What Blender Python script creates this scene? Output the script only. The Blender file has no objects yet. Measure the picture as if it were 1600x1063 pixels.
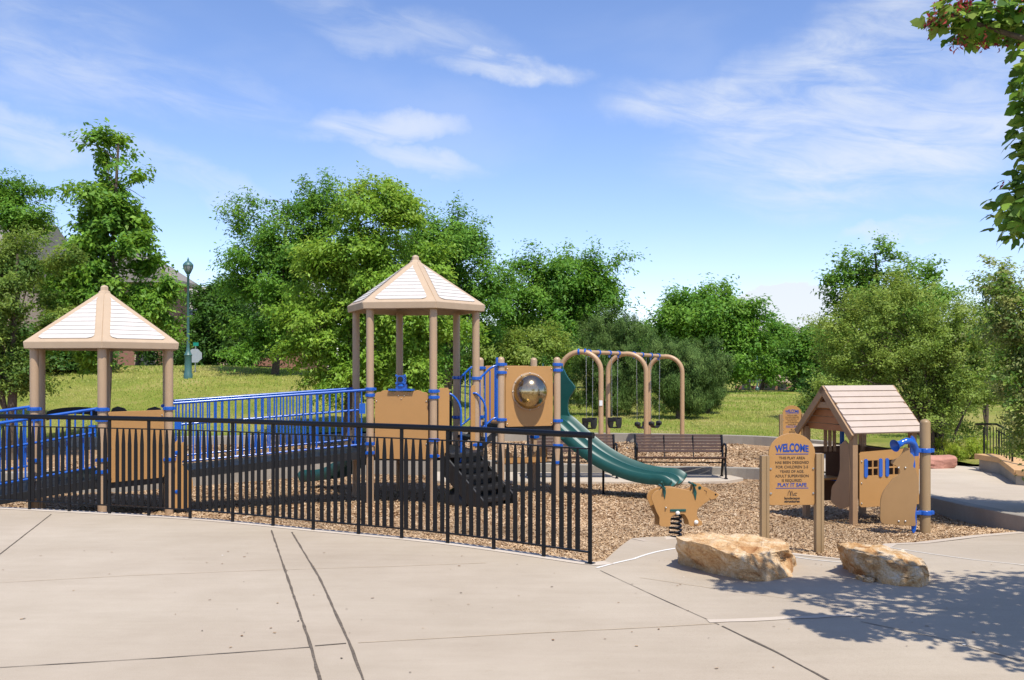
import bpy, bmesh, math, random
import numpy as np
from mathutils import Vector, Matrix, noise as mn
random.seed(7)
RNG = np.random.default_rng(11)
scene = bpy.context.scene
col = scene.collection
F = 1500.0; EYE = 1.8; HZ = 575.0; CX = 800.0
ORG = {}

# ------------------------------------------------------------------ places
def lerp_tab(tab, x):
    if x <= tab[0][0]: return tab[0][1]
    for (a, b), (c, d) in zip(tab, tab[1:]):
        if x <= c: return b + (d - b) * (x - a) / (c - a)
    return tab[-1][1]
GT = [(8, 0), (8.8, -.03), (10, -.15), (11.5, -.27), (12.4, -.32), (14, -.42), (17, -.46), (21, -.55)]
def G(x, y): return lerp_tab(GT, y)
def sstep(a, b, x):
    t = min(1, max(0, (x - a) / (b - a))); return t * t * (3 - 2 * t)
def P(x, y): return (G(x, y) + .012) * sstep(.7, 2.3, x)
def gp(px, py, zf):
    """ground point seen at a photo pixel, zf a height or a height function"""
    z = -.2
    for _ in range(30):
        D = F * (EYE - z) / (py - HZ); X = (px - CX) / F * D
        z = zf(X, D) if callable(zf) else zf
    return Vector((X, D, z))
def at(px, py, D): return Vector(((px - CX) / F * D, D, EYE + (HZ - py) / F * D))

# ------------------------------------------------------------------ materials
def new_mat(name):
    m = bpy.data.materials.new(name); m.use_nodes = True
    nt = m.node_tree; b = nt.nodes['Principled BSDF']
    return m, nt, b
def mat(name, c, rough=.5, var=.12, scale=6, bump=0, bscale=60, metal=0, spec=.5, c2=None, coat=0, dist=.01):
    m, nt, b = new_mat(name); N = nt.nodes; L = nt.links
    b.inputs['Roughness'].default_value = rough; b.inputs['Metallic'].default_value = metal
    b.inputs['Specular IOR Level'].default_value = spec
    if coat: b.inputs['Coat Weight'].default_value = coat; b.inputs['Coat Roughness'].default_value = .15
    tc = N.new('ShaderNodeTexCoord'); nz = N.new('ShaderNodeTexNoise'); nz.inputs['Scale'].default_value = scale
    nz.inputs['Detail'].default_value = 8; nz.inputs['Roughness'].default_value = .65
    L.new(tc.outputs['Object'], nz.inputs['Vector'])
    r = N.new('ShaderNodeValToRGB'); r.color_ramp.elements[0].position = .3; r.color_ramp.elements[1].position = .7
    lo = c2 if c2 else tuple(x * (1 - var) for x in c); hi = c if c2 else tuple(min(1, x * (1 + var)) for x in c)
    r.color_ramp.elements[0].color = (*lo, 1); r.color_ramp.elements[1].color = (*hi, 1)
    L.new(nz.outputs['Fac'], r.inputs['Fac']); L.new(r.outputs['Color'], b.inputs['Base Color'])
    if bump:
        n2 = N.new('ShaderNodeTexNoise'); n2.inputs['Scale'].default_value = bscale; n2.inputs['Detail'].default_value = 6
        L.new(tc.outputs['Object'], n2.inputs['Vector'])
        bp = N.new('ShaderNodeBump'); bp.inputs['Strength'].default_value = bump; bp.inputs['Distance'].default_value = dist
        L.new(n2.outputs['Fac'], bp.inputs['Height']); L.new(bp.outputs['Normal'], b.inputs['Normal'])
    return m
def mat_attr(name, rough=.8, trans=0, spec=.3):
    """colour read from the per-face 'col' attribute (each leaf or chip has its own colour)"""
    m, nt, b = new_mat(name); N = nt.nodes; L = nt.links
    a = N.new('ShaderNodeAttribute'); a.attribute_name = 'col'
    L.new(a.outputs['Color'], b.inputs['Base Color']); b.inputs['Roughness'].default_value = rough
    b.inputs['Specular IOR Level'].default_value = spec
    if trans:
        t = N.new('ShaderNodeBsdfTranslucent'); mx = N.new('ShaderNodeMixShader'); mx.inputs['Fac'].default_value = trans
        hs = N.new('ShaderNodeHueSaturation'); hs.inputs['Hue'].default_value = .48; hs.inputs['Value'].default_value = 1.7
        L.new(a.outputs['Color'], hs.inputs['Color']); L.new(hs.outputs['Color'], t.inputs['Color'])
        L.new(b.outputs['BSDF'], mx.inputs[1]); L.new(t.outputs['BSDF'], mx.inputs[2])
        L.new(mx.outputs['Shader'], N['Material Output'].inputs['Surface'])
    return m
def mat_concrete(name, base, stain, speck=.5):
    m, nt, b = new_mat(name); N = nt.nodes; L = nt.links
    tc = N.new('ShaderNodeTexCoord')
    def nz(scale, det=8, rough=.6, vec=None):
        n = N.new('ShaderNodeTexNoise'); n.inputs['Scale'].default_value = scale; n.inputs['Detail'].default_value = det
        n.inputs['Roughness'].default_value = rough; L.new(vec or tc.outputs['Object'], n.inputs['Vector']); return n
    def ramp(n, p0, p1, c0, c1):
        r = N.new('ShaderNodeValToRGB'); r.color_ramp.elements[0].position = p0; r.color_ramp.elements[1].position = p1
        r.color_ramp.elements[0].color = (*c0, 1); r.color_ramp.elements[1].color = (*c1, 1); L.new(n.outputs['Fac'], r.inputs['Fac']); return r
    def mul(a, c, f):
        x = N.new('ShaderNodeMix'); x.data_type = 'RGBA'; x.blend_type = 'MULTIPLY'; x.inputs['Factor'].default_value = f
        L.new(a, x.inputs['A']); L.new(c, x.inputs['B']); return x.outputs['Result']
    mp = N.new('ShaderNodeMapping'); mp.inputs['Scale'].default_value = (.35, 2.2, 1); mp.inputs['Rotation'].default_value = (0, 0, .25)
    L.new(tc.outputs['Object'], mp.inputs['Vector'])
    c = ramp(nz(.8, 10, .7), .3, .72, stain, base).outputs['Color']
    c = mul(c, ramp(nz(3, 8, .7, mp.outputs['Vector']), .35, .6, (.86, .85, .84), (1, 1, 1)).outputs['Color'], .4)
    c = mul(c, ramp(nz(140, 3, .8), .32, .55, (.72, .7, .68), (1, 1, 1)).outputs['Color'], speck)
    c = mul(c, ramp(nz(28, 6, .8), .3, .42, (.8, .77, .74), (1, 1, 1)).outputs['Color'], .5)
    c = mul(c, ramp(nz(.35, 4, .5), .38, .62, (.93, .90, .87), (1.03, 1.02, 1.0)).outputs['Color'], .9)
    c = mul(c, ramp(nz(5.5, 9, .75), .62, .74, (1, 1, 1), (.86, .82, .77)).outputs['Color'], .7)
    L.new(c, b.inputs['Base Color']); b.inputs['Roughness'].default_value = .85; b.inputs['Specular IOR Level'].default_value = .15
    bp = N.new('ShaderNodeBump'); bp.inputs['Strength'].default_value = .25; bp.inputs['Distance'].default_value = .004
    L.new(nz(90, 6, .7).outputs['Fac'], bp.inputs['Height']); L.new(bp.outputs['Normal'], b.inputs['Normal'])
    return m
M = {}
M['concrete'] = mat_concrete('plaza_concrete', (.47, .405, .325), (.40, .34, .265))
M['concrete_edge'] = mat_concrete('edge_concrete', (.57, .50, .42), (.50, .43, .355), .3)
M['wall_conc'] = mat_concrete('wall_concrete', (.40, .37, .32), (.29, .265, .225), .7)
M['path_conc'] = mat_concrete('path_concrete', (.53, .46, .375), (.46, .40, .32))
M['joint'] = mat('joint_filler', (.12, .095, .07), .95, .5, 30, .5, 200)
M['faint'] = mat('faint_joint', (.44, .34, .22), .9, .15, 20)
M['white_line'] = mat('white_sealant', (.70, .67, .62), .8, .12, 20)
M['tan_plastic'] = mat('tan_plastic', (.43, .23, .08), .36, .035, 3, .05, 400, spec=.4)
M['tan_post'] = mat('tan_powder_coat', (.41, .28, .17), .4, .05, 5, .03, 300)
M['tan_roof'] = mat('tan_roof_plastic', (.465, .345, .23), .5, .05, 4, .05, 200)
M['cream_roof'] = mat('cream_roof_plastic', (.56, .52, .475), .6, .05, 8, .05, 150)
M['house_roof'] = mat('pale_roof_board', (.455, .37, .31), .7, .06, 6, .1, 120)
M['house_post'] = mat('brown_tan_plastic', (.33, .205, .11), .5, .06, 6, .05, 200)
M['board_dark'] = mat('brown_board', (.31, .18, .072), .42, .05, 5, .05, 300)
M['inner_brown'] = mat('inner_brown', (.115, .06, .03), .55, .08, 6)
M['ribbed_post'] = mat('olive_tan_post', (.30, .20, .10), .45, .05, 6)
M['tan_frame'] = mat('tan_frame_coat', (.43, .275, .15), .4, .05, 5)
M['siding'] = mat('brown_orange_siding', (.36, .155, .06), .65, .08, 6)
M['groove'] = mat('routed_groove', (.10, .045, .012), .7, .1)
M['blue'] = mat('blue_paint', (.004, .088, .42), .26, .06, 8, coat=.3)
M['green'] = mat('green_plastic', (.006, .068, .057), .42, .1, 4, .04, 80, coat=0)
M['black'] = mat('black_metal', (.0035, .0042, .0065), .38, .2, 30, .05, 200, spec=.3)
M['black_pl'] = mat('black_plastic', (.010, .010, .010), .5, .3, 12, .1, 60)
M['steel'] = mat('steel', (.55, .54, .5), .35, .1, 40, metal=1)
M['white_cap'] = mat('white_cap', (.75, .72, .65), .5, .05)
M['wood'] = mat('brown_slat', (.07, .034, .021), .5, .3, 14, .2, 120)
M['lamp_green'] = mat('blue_green_iron', (.05, .13, .125), .45, .12, 20)
M['lamp_glass'] = mat('lamp_glass', (.25, .27, .28), .15, .1)
M['sign_grey'] = mat('grey_sheet', (.32, .35, .38), .5, .05)
M['sign_green'] = mat('green_sheet', (.0, .22, .15), .4, .05)
M['brick'] = mat('brick', (.25, .12, .085), .8, .25, 12)
M['stucco'] = mat('beige_stucco', (.48, .36, .27), .85, .08, 5)
M['roof_tile'] = mat('grey_brown_tile', (.23, .205, .18), .8, .18, 20)
M['roof_tile2'] = mat('light_tile', (.38, .35, .31), .8, .15, 20)
M['red_stone'] = mat('red_sandstone', (.42, .2, .145), .85, .2, 8, .6, 20, dist=.02)
M['cap_stone'] = mat('tan_cap', (.55, .33, .15), .7, .12, 6, .1, 40)
M['bark'] = mat('bark', (.09, .065, .045), .9, .35, 20, .8, 50)
M['white'] = mat('white_trim', (.7, .7, .68), .6, .05)
M['window'] = mat('dark_glass', (.03, .035, .04), .1, .1)
M['text_dark'] = mat('dark_lettering', (.05, .03, .018), .6, .1)
M['text_blue'] = mat('blue_lettering', (.004, .05, .28), .5, .1)
M['leaf'] = mat_attr('leaf', .55, .36, .28)
M['needle'] = mat_attr('needle', .7, .08, .2)
M['chip'] = mat_attr('chip', .85, 0, .2)
M['blade'] = mat_attr('blade', .7, .25, .2)

def clear_dome():
    m, nt, b = new_mat('clear_bubble'); N = nt.nodes; L = nt.links
    g = N.new('ShaderNodeBsdfGlossy'); g.inputs['Roughness'].default_value = .16; g.inputs['Color'].default_value = (.86, .76, .55, 1)  # gold tint puts the warm colour of the reflection into the dome
    t = N.new('ShaderNodeBsdfTransparent'); t.inputs['Color'].default_value = (.80, .74, .56, 1)
    lw = N.new('ShaderNodeFresnel'); lw.inputs['IOR'].default_value = 1.9
    ad = N.new('ShaderNodeMath'); ad.operation = 'ADD'; ad.inputs[1].default_value = .28; ad.use_clamp = True; L.new(lw.outputs['Fac'], ad.inputs[0])
    mx = N.new('ShaderNodeMixShader'); L.new(ad.outputs[0], mx.inputs['Fac']); L.new(t.outputs[0], mx.inputs[1]); L.new(g.outputs[0], mx.inputs[2])
    L.new(mx.outputs[0], N['Material Output'].inputs['Surface']); return m
M['bubble'] = clear_dome()

def rock_mat(name, pal, seed):
    m, nt, b = new_mat(name); N = nt.nodes; L = nt.links
    tc = N.new('ShaderNodeTexCoord'); mp = N.new('ShaderNodeMapping'); mp.inputs['Location'].default_value = (seed, seed * 2, 0)
    L.new(tc.outputs['Object'], mp.inputs['Vector'])
    n = N.new('ShaderNodeTexNoise'); n.inputs['Scale'].default_value = 5.2; n.inputs['Detail'].default_value = 12; n.inputs['Roughness'].default_value = .68
    n.inputs['Distortion'].default_value = .8; L.new(mp.outputs['Vector'], n.inputs['Vector'])
    r = N.new('ShaderNodeValToRGB'); e = r.color_ramp.elements
    pos = [.30, .40, .47, .55, .66]
    e[0].position = pos[0]; e[0].color = (*pal[0], 1); e[1].position = pos[-1]; e[1].color = (*pal[4], 1)
    for k in (1, 2, 3): x = e.new(pos[k]); x.color = (*pal[k], 1)
    L.new(n.outputs['Fac'], r.inputs['Fac'])
    v = N.new('ShaderNodeTexVoronoi'); v.feature = 'DISTANCE_TO_EDGE'; v.inputs['Scale'].default_value = 5
    n3 = N.new('ShaderNodeTexNoise'); n3.inputs['Scale'].default_value = 4; n3.inputs['Detail'].default_value = 8
    L.new(mp.outputs['Vector'], n3.inputs['Vector'])
    mxv = N.new('ShaderNodeMix'); mxv.data_type = 'RGBA'; mxv.inputs['Factor'].default_value = .35
    L.new(mp.outputs['Vector'], mxv.inputs['A']); L.new(n3.outputs['Color'], mxv.inputs['B']); L.new(mxv.outputs['Result'], v.inputs['Vector'])
    cr = N.new('ShaderNodeValToRGB'); cr.color_ramp.elements[0].position = 0; cr.color_ramp.elements[1].position = .03
    cr.color_ramp.elements[0].color = (.5, .38, .28, 1); cr.color_ramp.elements[1].color = (1, 1, 1, 1); L.new(v.outputs['Distance'], cr.inputs['Fac'])
    mu = N.new('ShaderNodeMix'); mu.data_type = 'RGBA'; mu.blend_type = 'MULTIPLY'; mu.inputs['Factor'].default_value = .25
    L.new(r.outputs['Color'], mu.inputs['A']); L.new(cr.outputs['Color'], mu.inputs['B'])
    n4 = N.new('ShaderNodeTexNoise'); n4.inputs['Scale'].default_value = 75; n4.inputs['Detail'].default_value = 8; L.new(mp.outputs['Vector'], n4.inputs['Vector'])
    c4 = N.new('ShaderNodeValToRGB'); c4.color_ramp.elements[0].position = .3; c4.color_ramp.elements[1].position = .55
    c4.color_ramp.elements[0].color = (.6, .5, .42, 1); c4.color_ramp.elements[1].color = (1, 1, 1, 1); L.new(n4.outputs['Fac'], c4.inputs['Fac'])
    m2 = N.new('ShaderNodeMix'); m2.data_type = 'RGBA'; m2.blend_type = 'MULTIPLY'; m2.inputs['Factor'].default_value = .6
    L.new(mu.outputs['Result'], m2.inputs['A']); L.new(c4.outputs['Color'], m2.inputs['B'])
    L.new(m2.outputs['Result'], b.inputs['Base Color']); b.inputs['Roughness'].default_value = .9; b.inputs['Specular IOR Level'].default_value = .2
    ad = N.new('ShaderNodeMath'); ad.operation = 'MULTIPLY_ADD'; L.new(n4.outputs['Fac'], ad.inputs[0]); ad.inputs[1].default_value = .5; L.new(n.outputs['Fac'], ad.inputs[2])
    bp = N.new('ShaderNodeBump'); bp.inputs['Strength'].default_value = .9; bp.inputs['Distance'].default_value = .03
    L.new(ad.outputs[0], bp.inputs['Height']); L.new(bp.outputs['Normal'], b.inputs['Normal'])
    return m

# ------------------------------------------------------------------ mesh builder
class MB:
    def __init__(s): s.v = []; s.f = []
    def add(s, vs, fs):
        o = len(s.v); s.v += [Vector(v) for v in vs]; s.f += [tuple(i + o for i in f) for f in fs]; return s
    def box(s, c, d, ax=None, ay=None):
        ax = Vector(ax or (1, 0, 0)).normalized(); ay = Vector(ay) .normalized() if ay else Vector((-ax.y, ax.x, 0)).normalized()
        az = ax.cross(ay); c = Vector(c); vs = []
        for i in (-1, 1):
            for j in (-1, 1):
                for k in (-1, 1): vs.append(c + ax * (i * d[0] / 2) + ay * (j * d[1] / 2) + az * (k * d[2] / 2))
        return s.add(vs, [(0, 1, 3, 2), (4, 6, 7, 5), (0, 4, 5, 1), (2, 3, 7, 6), (0, 2, 6, 4), (1, 5, 7, 3)])
    def tube(s, pts, r, n=10, cap=True, flat=1):
        pts = [Vector(p) for p in pts]; rs = r if isinstance(r, (list, tuple)) else [r] * len(pts)
        vs = []; fs = []; prev = None
        for i, p in enumerate(pts):
            t = (pts[min(i + 1, len(pts) - 1)] - pts[max(i - 1, 0)]).normalized()
            if prev is None: u = t.cross(Vector((0, 0, 1)) if abs(t.z) < .95 else Vector((1, 0, 0))).normalized()
            else: u = (prev - t * prev.dot(t)).normalized()
            prev = u; w = t.cross(u)
            for k in range(n):
                a = 2 * math.pi * k / n; vs.append(p + (u * math.cos(a) + w * math.sin(a) * flat) * rs[i])
        for i in range(len(pts) - 1):
            for k in range(n): fs.append((i * n + k, i * n + (k + 1) % n, (i + 1) * n + (k + 1) % n, (i + 1) * n + k))
        if cap: fs += [tuple(range(n))[::-1], tuple((len(pts) - 1) * n + k for k in range(n))]
        return s.add(vs, fs)
    def lathe(s, c, prof, n=16, axis=(0, 0, 1)):
        c = Vector(c); az = Vector(axis).normalized(); ux = az.cross(Vector((0, 1, 0)) if abs(az.y) < .9 else Vector((1, 0, 0))).normalized(); uy = az.cross(ux)
        vs = []; fs = []
        for (r, z) in prof:
            for k in range(n):
                a = 2 * math.pi * k / n; vs.append(c + az * z + (ux * math.cos(a) + uy * math.sin(a)) * max(r, 1e-4))
        for i in range(len(prof) - 1):
            for k in range(n): fs.append((i * n + k, i * n + (k + 1) % n, (i + 1) * n + (k + 1) % n, (i + 1) * n + k))
        fs += [tuple(range(n))[::-1], tuple((len(prof) - 1) * n + k for k in range(n))]
        return s.add(vs, fs)
    def prism(s, poly, o, u, w, th):
        """poly in (u,w) coordinates from origin o, extruded th along u x w (centred)"""
        o = Vector(o); u = Vector(u).normalized(); w = Vector(w).normalized(); nn = u.cross(w); k = len(poly)
        vs = [o + u * a + w * b + nn * th / 2 for a, b in poly] + [o + u * a + w * b - nn * th / 2 for a, b in poly]
        return s.add(vs, [tuple(range(k)), tuple(range(2 * k - 1, k - 1, -1))] + [(i, i + k, (i + 1) % k + k, (i + 1) % k) for i in range(k)])
    def build(s, name, m, parent=None, smooth=None, bevel=0, org=None):
        me = bpy.data.meshes.new(name)
        if org is None:
            if parent is None: c = Vector((sum(v.x for v in s.v) / len(s.v), sum(v.y for v in s.v) / len(s.v), min(v.z for v in s.v)))
            else: c = Vector((sum(v.x for v in s.v) / len(s.v), sum(v.y for v in s.v) / len(s.v), sum(v.z for v in s.v) / len(s.v)))
        else: c = Vector(org)
        me.from_pydata([tuple(v - c) for v in s.v], [], s.f)
        bm = bmesh.new(); bm.from_mesh(me); bmesh.ops.recalc_face_normals(bm, faces=bm.faces); bm.to_mesh(me); bm.free()
        if isinstance(m, str): m = M[m]
        me.materials.append(m)
        o = bpy.data.objects.new(name, me); col.objects.link(o)
        if parent: o.parent = parent; o.location = c - ORG[parent.name]
        else: o.location = c
        ORG[o.name] = c
        if smooth is not None:
            me.polygons.foreach_set('use_smooth', [True] * len(me.polygons)); me.set_sharp_from_angle(angle=math.radians(smooth))
        if bevel:
            b = o.modifiers.new('bevel', 'BEVEL'); b.width = bevel; b.segments = 2; b.limit_method = 'ANGLE'; b.angle_limit = math.radians(40)
        return o
def tag(o, label, cat=None, group=None, kind=None):
    if label: o['label'] = label
    if cat: o['category'] = cat
    if group: o['group'] = group
    if kind: o['kind'] = kind
    return o
def thing(name, loc, label, cat, group=None, rz=0, world=True):
    o = bpy.data.objects.new(name, None); o.empty_display_size = .2; col.objects.link(o); o.location = loc; o.rotation_euler = (0, 0, rz)
    ORG[o.name] = Vector(loc) if world else Vector((0, 0, 0))
    return tag(o, label, cat, group)
def struct(o): o['kind'] = 'structure'; return o
def children(o): return [c for c in bpy.data.objects if c.parent == o]
def copy_tree(o, parent=None):
    c = o.copy(); col.objects.link(c); c.parent = parent
    for ch in children(o): copy_tree(ch, c)
    return c
def arc(c, r, a0, a1, n, u=(1, 0, 0), w=(0, 0, 1)):
    c = Vector(c); u = Vector(u); w = Vector(w)
    return [c + u * (r * math.cos(a0 + (a1 - a0) * i / n)) + w * (r * math.sin(a0 + (a1 - a0) * i / n)) for i in range(n + 1)]
def rrect(w, h, r, n=4, x0=0, y0=0):
    pts = []
    for cx, cy, a in ((w - r, h - r, 0), (r, h - r, 90), (r, r, 180), (w - r, r, 270)):
        for i in range(n + 1):
            t = math.radians(a + 90 * i / n); pts.append((x0 + cx + r * math.cos(t), y0 + cy + r * math.sin(t)))
    return pts
def smooth_poly(pts, n=4):
    out = []; k = len(pts)
    for i in range(k):
        p0, p1, p2, p3 = [Vector((*pts[(i + j) % k], 0)) for j in (-1, 0, 1, 2)]
        for q in range(n):
            t = q / n
            v = .5 * ((2 * p1) + (p2 - p0) * t + (2 * p0 - 5 * p1 + 4 * p2 - p3) * t * t + (3 * p1 - p0 - 3 * p2 + p3) * t ** 3)
            out.append((v.x, v.y))
    return out
def spline(pts, n=6):
    pts = [Vector(p) for p in pts]; out = []
    for i in range(len(pts) - 1):
        p0 = pts[max(i - 1, 0)]; p1 = pts[i]; p2 = pts[i + 1]; p3 = pts[min(i + 2, len(pts) - 1)]
        for q in range(n):
            t = q / n; out.append(.5 * ((2 * p1) + (p2 - p0) * t + (2 * p0 - 5 * p1 + 4 * p2 - p3) * t * t + (3 * p1 - p0 - 3 * p2 + p3) * t ** 3))
    out.append(pts[-1]); return out
def raw_mesh(name, V, Fq, m, cols=None, parent=None, org=None, smooth=False):
    """numpy verts (n,3) and quads/tris (m,k) to an object, optional per-face colour"""
    me = bpy.data.meshes.new(name); c = np.array(org if org is not None else (V[:, 0].mean(), V[:, 1].mean(), V[:, 2].min()))
    V = V - c; k = Fq.shape[1]
    me.vertices.add(len(V)); me.vertices.foreach_set('co', V.astype(np.float32).ravel())
    me.loops.add(Fq.size); me.loops.foreach_set('vertex_index', Fq.astype(np.int32).ravel())
    me.polygons.add(len(Fq)); me.polygons.foreach_set('loop_start', np.arange(0, Fq.size, k, dtype=np.int32))
    me.polygons.foreach_set('loop_total', np.full(len(Fq), k, dtype=np.int32))
    me.update(calc_edges=True)
    if smooth: me.polygons.foreach_set('use_smooth', np.ones(len(Fq), dtype=bool))
    if cols is not None:
        a = me.attributes.new('col', 'FLOAT_COLOR', 'FACE')
        a.data.foreach_set('color', np.concatenate([cols, np.ones((len(cols), 1))], 1).astype(np.float32).ravel())
    me.materials.append(M[m] if isinstance(m, str) else m)
    o = bpy.data.objects.new(name, me); col.objects.link(o)
    c = Vector(c)
    if parent: o.parent = parent; o.location = c - ORG[parent.name]
    else: o.location = c
    ORG[o.name] = c
    return o
def strip(pts_a, pts_b, name, m, n=1):
    mb = MB(); vs = []; fs = []
    for a, b in zip(pts_a, pts_b):
        for i in range(n + 1): vs.append(Vector(a).lerp(Vector(b), i / n))
    for i in range(len(pts_a) - 1):
        for j in range(n): fs.append((i * (n + 1) + j, i * (n + 1) + j + 1, (i + 1) * (n + 1) + j + 1, (i + 1) * (n + 1) + j))
    return mb.add(vs, fs)
# ------------------------------------------------------------------ camera, light, sky
cam = bpy.data.cameras.new('camera'); co = bpy.data.objects.new('camera', cam); col.objects.link(co); scene.camera = co
co.location = (0, 0, EYE); co.rotation_euler = (math.radians(90), 0, 0)
cam.sensor_width = 36; cam.lens = 36 * F / 1600; cam.shift_y = (HZ - 531.5) / 1600; cam.clip_end = 3000; cam.clip_start = .05
SUN_EL = math.radians(61); SUN_AZ = math.radians(24)          # azimuth measured from straight behind the camera towards the right
sd = Vector((math.sin(SUN_AZ) * math.cos(SUN_EL), -math.cos(SUN_AZ) * math.cos(SUN_EL), math.sin(SUN_EL)))
sun = bpy.data.lights.new('sun', 'SUN'); sun.energy = 5.0; sun.angle = math.radians(.53); sun.color = (1, .95, .86)
so = bpy.data.objects.new('sun', sun); col.objects.link(so); so.rotation_euler = sd.to_track_quat('Z', 'Y').to_euler(); so.location = (5, -5, 20)
scene.view_settings.view_transform = 'Standard'; scene.view_settings.look = 'None'; scene.view_settings.exposure = .20; scene.view_settings.gamma = 1
world = bpy.data.worlds.new('World'); scene.world = world; world.use_nodes = True
nt = world.node_tree; N = nt.nodes; L = nt.links
bg = N['Background']; sky = N.new('ShaderNodeTexSky'); sky.sky_type = 'NISHITA'; sky.sun_disc = False
sky.sun_elevation = SUN_EL; sky.sun_rotation = math.atan2(sd.x, sd.y); sky.air_density = 1.0; sky.dust_density = 1.0; sky.ozone_density = 1.6; sky.altitude = 1700
bg.inputs['Strength'].default_value = .14
tc = N.new('ShaderNodeTexCoord'); sep = N.new('ShaderNodeSeparateXYZ'); L.new(tc.outputs['Generated'], sep.inputs[0])
def math_n(op, a, b=None, c=None, clamp=False):
    n = N.new('ShaderNodeMath'); n.operation = op; n.use_clamp = clamp
    for i, x in enumerate((a, b, c)):
        if x is None: continue
        if isinstance(x, (int, float)): n.inputs[i].default_value = x
        else: L.new(x, n.inputs[i])
    return n.outputs[0]
# direction of view projected on a high flat layer of cirrus
ele = math_n('MAXIMUM', sep.outputs['Z'], .02)
az = math_n('ARCTAN2', sep.outputs['X'], sep.outputs['Y'])
hyp = math_n('SQRT', math_n('ADD', math_n('MULTIPLY', sep.outputs['X'], sep.outputs['X']), math_n('MULTIPLY', sep.outputs['Y'], sep.outputs['Y'])))
el = math_n('ARCTAN2', sep.outputs['Z'], hyp)
cmb = N.new('ShaderNodeCombineXYZ'); L.new(az, cmb.inputs[0]); L.new(el, cmb.inputs[1])
def cnoise(scale, sx, sy, rot, det=7, rough=.55, dist=0, loc=(0, 0, 0)):
    mp = N.new('ShaderNodeMapping'); mp.inputs['Rotation'].default_value = (0, 0, rot); mp.inputs['Scale'].default_value = (sx, sy, 1); mp.inputs['Location'].default_value = loc
    mr = N.new('ShaderNodeMapping'); mr.inputs['Rotation'].default_value = (0, 0, rot); L.new(cmb.outputs[0], mr.inputs['Vector'])
    mp.inputs['Rotation'].default_value = (0, 0, 0); L.new(mr.outputs['Vector'], mp.inputs['Vector'])
    n = N.new('ShaderNodeTexNoise'); n.inputs['Scale'].default_value = scale; n.inputs['Detail'].default_value = det; n.inputs['Roughness'].default_value = rough
    n.inputs['Distortion'].default_value = dist; L.new(mp.outputs['Vector'], n.inputs['Vector']); return n.outputs['Fac']
def mrange(v, a, b, c=0, d=1):
    n = N.new('ShaderNodeMapRange'); n.interpolation_type = 'SMOOTHSTEP'; L.new(v, n.inputs[0])
    for i, x in enumerate((a, b, c, d)): n.inputs[i + 1].default_value = x
    return n.outputs[0]
_wc = N.new('ShaderNodeTexNoise'); _wc.inputs['Scale'].default_value = 7; _wc.inputs['Detail'].default_value = 6; _wc.inputs['Roughness'].default_value = .6; L.new(cmb.outputs[0], _wc.inputs['Vector'])
_ws = N.new('ShaderNodeSeparateColor'); L.new(_wc.outputs['Color'], _ws.inputs[0])
azw = math_n('ADD', az, math_n('MULTIPLY', math_n('SUBTRACT', _ws.outputs[0], .5), .16))
elw = math_n('ADD', el, math_n('MULTIPLY', math_n('SUBTRACT', _ws.outputs[1], .5), .075))
def blob(a0, e0, ra, re, rot, soft=1.0):
    """soft elongated patch of cloud centred on a direction of the sky"""
    c, s = math.cos(rot), math.sin(rot)
    da = math_n('SUBTRACT', azw, a0); de = math_n('SUBTRACT', elw, e0)
    u = math_n('DIVIDE', math_n('ADD', math_n('MULTIPLY', da, c), math_n('MULTIPLY', de, s)), ra)
    v = math_n('DIVIDE', math_n('SUBTRACT', math_n('MULTIPLY', de, c), math_n('MULTIPLY', da, s)), re)
    d = math_n('ADD', math_n('MULTIPLY', u, u), math_n('MULTIPLY', v, v))
    return mrange(d, 1.0, 0.0)
def ang(px, py): 
    x = (px - CX) / F; z = (HZ - py) / F; return math.atan2(x, 1), math.atan2(z, math.hypot(x, 1))
blobs = [ # px, py, half-width px, half-height px, rotation (deg), weight
 (160, 115, 330, 75, -8, .55), (60, 205, 180, 38, -14, .7), (620, 45, 240, 45, -12, .5), (790, 112, 150, 26, -2, 1.0), (590, 200, 170, 34, 6, .85), (650, 252, 140, 26, -8, .75),
 (1150, 165, 260, 55, -5, .95), (1330, 120, 380, 130, 22, .9), (1420, 240, 330, 90, 8, 1.0), (1480, 90, 250, 130, 15, .75), (1420, 362, 110, 16, 0, .8), (1380, 290, 220, 40, -10, .7), (310, 285, 200, 40, -20, .45), (60, 30, 220, 60, 5, .35)]
acc = None
for (px, py, rw, rh, rot, w) in blobs:
    a0, e0 = ang(px, py); b = math_n('MULTIPLY', blob(a0, e0, rw / F, rh / F, math.radians(rot)), w)
    acc = b if acc is None else math_n('MAXIMUM', acc, b)
fine = cnoise(10, 1, 4.2, .16, 9, .62, .7)
wide = cnoise(4, 1, 2.5, -.1, 5, .5, .3, (3, 1, 0))
tex = mrange(math_n('ADD', math_n('MULTIPLY', fine, .6), math_n('MULTIPLY', wide, .4)), .30, .66)
cir = math_n('MULTIPLY', acc, tex)
back = math_n('MULTIPLY', mrange(wide, .45, .75), .12)
cir = math_n('MAXIMUM', math_n('MULTIPLY', cir, .80), back)
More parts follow.
